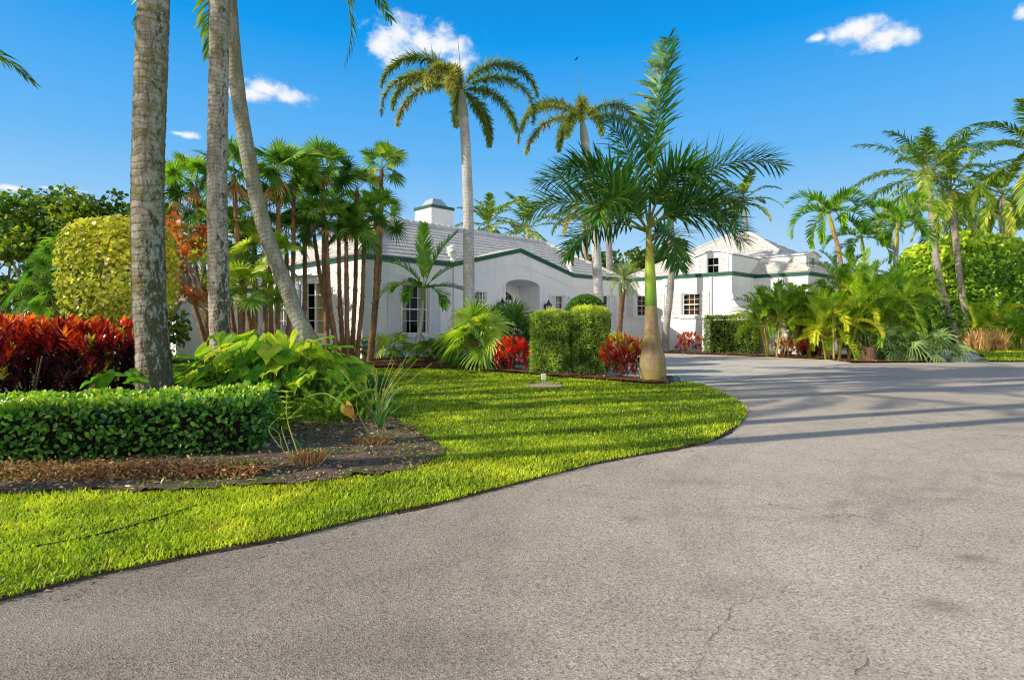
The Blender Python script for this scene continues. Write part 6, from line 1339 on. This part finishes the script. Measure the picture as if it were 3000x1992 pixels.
# browned strip of ground cover in front of the low hedge
M_BROWN = leafmat('browned_groundcover', [(0, (.05, .025, .012)), (.5, (.20, .10, .045)), (.8, (.36, .22, .09)), (.9, (.16, .22, .04)), (1, (.14, .20, .06))], .15, .8, .15)
mb = MB(); n = 7000; s = rng.random(n) ** .8; x = -4.75 + 2.55 * s; y = 4.98 + .12 * s + rng.normal(0, .085, n); z = .05 + np.abs(rng.normal(0, .055, n)) * (1 - .3 * s)
gr_ = (x < -3.7) * .3 * rng.random(n)
mb.scatter(LEAF, np.stack([x, y, z], -1), rdir(n, .2), rdir(n, .5), rng.uniform(.02, .045, n), np.clip(rng.uniform(0, .8, n) + gr_, 0, 1))
for i in range(130):
    xx = rng.uniform(-4.7, -2.2); p = np.array([xx, 5. + rng.normal(0, .07), .05]); e = p + np.array([rng.normal(0, .14), rng.normal(0, .08), rng.uniform(.03, .13)])
    mb.tube(path([p, (p + e) / 2 + (0, 0, .05), e], .05), .0028, 4, var=rng.uniform(.3, .7), cap=False)
tag(mb.build('browned_groundcover', M_BROWN), 'browned strip of dying ground cover in front of the low hedge', 'ground cover', kind='stuff')
def stubble(label, x, Y, r, n, h):
    mb = MB()
    for i in range(n):
        a = rng.uniform(0, 6.28); q = r * math.sqrt(rng.random()); p = np.array([x + q * math.cos(a), Y + q * .7 * math.sin(a), .04]); e = p + np.array([rng.normal(0, .04) + .04 * math.cos(a), rng.normal(0, .03), h * rng.uniform(.5, 1.1)])
        mb.tube([p, (p + e) / 2 + rng.normal(0, .006, 3), e], [.005, .005, .003], 4, var=rng.uniform(.2, .9))
    tag(mb.build('dead_plant_stubble', M_BROWN, loc=(x, Y, 0)), label, 'dead plant')
stubble('cut brown stubble of a dead plant at the front of the soil bed', at(905, 1370, 5.5)[0], 5.5, .14, 170, .12)
stubble('flattened brown dead plant behind the stubble, under bare twigs', at(1090, 1315, 6.4)[0], 6.4, .17, 130, .07)
# leggy plants
def leggy(label, x, Y, st, leafy=True, lean=None, name='leggy_plant'):
    t = thing(name, label, 'plant', (x, Y, 0)); ms, ml = MB(), MB(); any_ = False
    for pts, r, tuft in st:
        P = path([np.array([x, Y, 0]) + np.array(q, float) for q in pts], .05); ms.tube(P, np.linspace(r, r * .5, len(P)), 5)
        if tuft:
            any_ = True; n0 = int(len(P) * (1 - tuft[0])); Q = P[n0:]; m = tuft[1]; i = rng.integers(0, len(Q), m); a = rng.uniform(0, 6.28, m)
            D = np.stack([np.cos(a), np.sin(a), np.full(m, tuft[3])], -1); ml.scatter(NARROW, Q[i], D, rdir(m) * .3 + (0, 0, 1), np.stack([tuft[2] * rng.uniform(.6, 1.1, m), tuft[2] * 1.6 * np.ones(m), tuft[2] * np.ones(m)], -1), rng.uniform(.4, 1., m))
    ms.build('stem', leafmat('leggy_stem', [(0, (.16, .17, .04)), (1, (.16, .17, .04))], 0.), t); 
    if any_: ml.build('leaves', leafmat('milkweed_leaf', [(0, (.08, .15, .014)), (.7, (.26, .33, .03)), (1, (.42, .42, .05))], .35), t)
leggy('leggy milkweed with a tuft of narrow leaves rising from the stubble', at(880, 1352, 5.7)[0], 5.7, [([(0, 0, .03), (-.07, .02, .20), (-.14, .03, .42), (-.15, .03, .68)], .008, (.42, 60, .11, .35)), ([(-.04, 0, .04), (-.18, .02, .12), (-.22, .03, .28), (-.32, 0, .36)], .006, None), ([(-.1, 0, .08), (-.19, .03, .3), (-.19, .02, .36)], .005, None), ([(-.2, .02, .14), (-.33, .05, .32), (-.22, .08, .45)], .005, (.12, 8, .08, .3)), ([(-.14, .03, .42), (-.04, .1, .44)], .004, (.2, 6, .08, .2))])
leggy('bare branching twigs of a nearly dead plant at the right end of the soil bed', at(1115, 1308, 6.5)[0], 6.5, [([(0, 0, .03), (.04, .02, .28)], .008, None), ([(-.03, 0, .05), (-.16, .05, .16), (-.26, .03, .36), (-.28, .03, .50)], .008, None), ([(-.26, .03, .36), (-.31, .02, .27)], .005, None), ([(.03, 0, .05), (.26, .04, .14), (.36, .02, .34), (.38, .02, .46)], .006, (.3, 16, .06, .5)), ([(0, 0, .05), (-.05, .05, .2), (-.10, .03, .32)], .006, None), ([(.02, 0, .04), (.01, .02, .14)], .006, None), ([(.04, 0, .04), (.08, .0, .12)], .005, None)], name='bare_twigs')
sp_ = []
for i in range(16):
    a = rng.normal(.35, .55); L = rng.uniform(.7, 1.15); sp_.append(([(rng.normal(0, .06), rng.normal(0, .06), .03), (.35 * L * math.sin(a), rng.normal(0, .08), .45 * L), (.85 * L * math.sin(a), rng.normal(0, .1), .85 * L)], .006, (.25, 9, .07, .4) if i % 2 == 0 else None))
leggy('loose spray of thin dark twigs with few leaves beside the giant leaves', at(1100, 1240, 8.2)[0], 8.2, sp_, name='twiggy_plant')

# ---------------------------------------------------------------- small things
t = thing('junction_box', 'small white electrical box on two short posts in the lawn', 'electrical box', (MK[0], MK[1], 0))
mb = MB(); mb.box(MK[0] - .045, MK[0] + .055, MK[1] - .03, MK[1] + .03, .13, .265); o = mb.build('box', M_WHITE, t); b = o.modifiers.new('bevel', 'BEVEL'); b.width = .006; b.segments = 2
mb = MB(); mb.box(MK[0] - .04, MK[0] + .05, MK[1] - .034, MK[1] - .0305, .14, .255); mb.build('cover', plain('grey_cover', (.52, .52, .5), .5), t)
for s in (-.018, .022):
    mb = MB(); mb.tube([(MK[0] + s, MK[1], -.02), (MK[0] + s, MK[1], .132)], .013, 8); mb.build('post', plain('grey_conduit', (.30, .31, .30), .5), t)
mb = MB(); th = np.linspace(0, 2 * PI, 25)[:-1]; rr_ = .42 * (.8 + .3 * vnoise(np.cos(th) * 2 + 5, np.sin(th) * 2 + 5, 4)); mb.add([(MK[0], MK[1] - .1, .03)] + [(MK[0] + r_ * math.cos(a), MK[1] - .1 + r_ * math.sin(a) / .8, .026) for a, r_ in zip(th, rr_)], [[0, i + 1, (i + 1) % 24 + 1] for i in range(24)])
tag(mb.build('sandy_ground', m_soil('bare_sand', (.38, .29, .20), (.62, .50, .38))), kind='structure')
# lamp and hose at the foot of the royal palm
x, y = gx(1962, 13.4), 13.4
t = thing('ground_spotlight', 'black round ground spotlight at the foot of the royal palm', 'spotlight', (x, y, 0))
mb = MB(); mb.tube([(x - .10, y - .03, .10), (x - .02, y, .11), (x + .06, y + .02, .12)], [.075, .075, .055], 14); mb.tube([(x - .02, y, .11), (x - .02, y, -.02)], .012, 6); mb.build('housing', M_IRON, t)
mb = MB(); mb.tube([(x - .106, y - .032, .0995), (x - .101, y - .0302, .0998)], .066, 14); mb.build('lens', plain('lamp_lens', (.05, .055, .06), .1, .6), t)
mb = MB(); hp_ = [(x + .16 + .11 * (1 - i * .012) * math.cos(i * .55), y + .02 + .09 * math.sin(i * .55), .035 + .0035 * i) for i in range(44)]; mb.tube(path(hp_, .04), .011, 6)
tag(mb.build('hose', plain('blue_green_hose', (.05, .19, .22), .4, .4), loc=(x + .16, y, 0)), 'coiled blue-green hose beside the ground spotlight', 'hose')
mb = MB(); mb.tube(path([(rx - .55, ry - .25, .06), (rx - .42, ry - .38, .08), (rx - .36, ry - .2, .12), (rx - .33, ry - .12, .3), (rx - .36, ry + .1, .5)], .05), .012, 6)
tag(mb.build('hose', plain('dark_green_hose', (.02, .10, .07), .4, .4), loc=(rx - .45, ry - .25, 0)), 'loop of dark green hose at the left foot of the royal palm', 'hose')
hz = [at(100, 1618, 3.45), at(250, 1582, 3.6), at(380, 1550, 3.8), at(520, 1508, 4.1), at(580, 1492, 4.25)]
for p in hz: p[2] = .034
mb = MB(); mb.tube(path(hz, .08), .006, 6); tag(mb.build('irrigation_pipe', plain('black_pipe', (.012, .012, .013), .5, .3), loc=hz[2]), 'black irrigation pipe lying half sunk in the near lawn', 'pipe')
# white gate post and dry grass across the far drive
x, y = gx(2808, 34.2), 34.2; t = thing('gate_post', 'white gate post with ribbed face beside the leaning coconut palm', 'post', (x, y, 0))
mb = MB(); mb.box(x - .05, x + .42, y - .2, y + .2, -.05, 1.32); mb.build('shaft', M_STUC, t)
mb = MB(); mb.box(x - .30, x - .10, y - .1, y + .1, -.05, 1.25); mb.box(x - .10, x - .05, y - .05, y + .05, .0, 1.15); mb.build('pilaster', M_STUC, t)
mb = MB(); mb.box(x - .09, x + .46, y - .24, y + .24, 1.321, 1.40); mb.lathe((x + .18, y, 1.40), [(.3, 0), (.2, .06), (.02, .14), (0, .14)], 4); mb.build('cap', M_WHITE, t)
for (px, lab) in ((2868, 'dry brown ornamental grass tuft on the far lawn, left of the pair'), (2918, 'dry brown ornamental grass tuft on the far lawn, right of the pair')):
    x, y = gx(px, 29.8), 29.8; mb = MB(); n = 900; a = rng.uniform(0, 6.28, n); r = .42 * np.sqrt(rng.random(n)); D = np.stack([np.cos(a) * r * .9, np.sin(a) * r * .9, np.full(n, 1.)], -1) + rng.normal(0, .2, (n, 3))
    mb.scatter(NARROW, np.stack([x + r * np.cos(a), y + r * np.sin(a), rng.uniform(0, .5, n)], -1), D, rdir(n), np.stack([rng.uniform(.25, .95, n) * (1.1 - .9 * r), rng.uniform(.25, .4, n), np.full(n, .4)], -1), rng.uniform(0, 1, n))
    tag(mb.build('dry_grass_tuft', leafmat('dry_grass', [(0, (.20, .10, .04)), (.6, (.42, .25, .11)), (1, (.56, .38, .20))], .2, .8, .1), loc=(x, y, 0)), lab, 'ornamental grass', 'dry grass tufts')
# a bird in the sky
c = at(1688, 174, 60.); mb = MB(); X_ = np.array([.8, -.3, .5]); 
mb.tube(path([c - nrm(X_) * .22, c - nrm(X_) * .1, c + nrm(X_) * .1, c + nrm(X_) * .24], .04), np.interp(np.linspace(0, 1, len(path([c - nrm(X_) * .22, c - nrm(X_) * .1, c + nrm(X_) * .1, c + nrm(X_) * .24], .04))), [0, .4, .8, 1], [.01, .07, .05, .008]), 7)
for s in (-1, 1):
    wv = nrm(np.array([.2, .6 * s, .75 - .6 * (s < 0)])); mb.add([c - nrm(X_) * .05, c + nrm(X_) * .09, c + wv * .28 + nrm(X_) * .05, c + wv * .52 - nrm(X_) * .08, c + wv * .24 - nrm(X_) * .08], [[0, 1, 2, 4]], var=.5); mb.add([c + wv * .28 + nrm(X_) * .05, c + wv * .52 - nrm(X_) * .08, c + wv * .24 - nrm(X_) * .08], [[0, 1, 2]])
tag(mb.build('bird', plain('dark_feathers', (.03, .03, .035), .8, .1), loc=c), 'tiny dark bird flying in the sky above the tall palms', 'bird')

# a few dry leaves blown along the kerbless road edge
n = 260; i = rng.integers(0, len(L_), n); q = L_[i] + nn[i] * (np.abs(rng.normal(0, .16, n)) + .02)[:, None]; q[:, 2] = .008
n2 = 120; q = np.vstack([q, np.stack([rng.uniform(0, 9, n2), rng.uniform(3.5, 16, n2), np.full(n2, .008)], -1)]); q = q[~inside(q[:, 0], q[:, 1], LAWN)]
mb = MB(); mb.scatter(LEAF, q, rdir(len(q)) * (1, 1, .1), nrm(rdir(len(q)) * .3 + (0, 0, 1)), rng.uniform(.012, .038, len(q)), rng.uniform(0, 1, len(q)))
tag(mb.build('fallen_leaves', M_LITTER), 'scattered dry leaf scraps on the asphalt', 'leaves', kind='stuff')

# hairline cracks in the asphalt
mb = MB()
def crack(pts, w_):
    p = path([(gx(a, 1.35 * FOC / (b - PY)), 1.35 * FOC / (b - PY), .004) for a, b in pts], .035); p[:, :2] += rng.normal(0, .009, (len(p), 2))
    d = nrm(np.gradient(p, axis=0)); sd = np.stack([-d[:, 1], d[:, 0], np.zeros(len(d))], -1) * (w_ * .42 * rng.uniform(.15, 1., (len(p), 1)))
    V = np.stack([p + sd, p - sd], 1).reshape(-1, 3); mb.add(V, [[2 * i, 2 * i + 1, 2 * i + 3, 2 * i + 2] for i in range(len(p) - 1)])
crack([(2150, 1775), (2118, 1830), (2090, 1860), (2060, 1925)], .0055); crack([(2240, 1745), (2150, 1775)], .004); crack([(2705, 1550), (2690, 1600), (2600, 1620), (2520, 1668)], .005); crack([(2690, 1600), (2560, 1600)], .0035)
crack([(2540, 1930), (2500, 1992)], .005); crack([(2330, 1700), (2240, 1745)], .003); crack([(2060, 1925), (2020, 1990)], .004); crack([(2600, 1480), (2705, 1550)], .0035); crack([(2110, 1840), (2030, 1850)], .003)
tag(mb.build('road_cracks', plain('crack', (.11, .09, .075), .95, .1)), kind='structure')
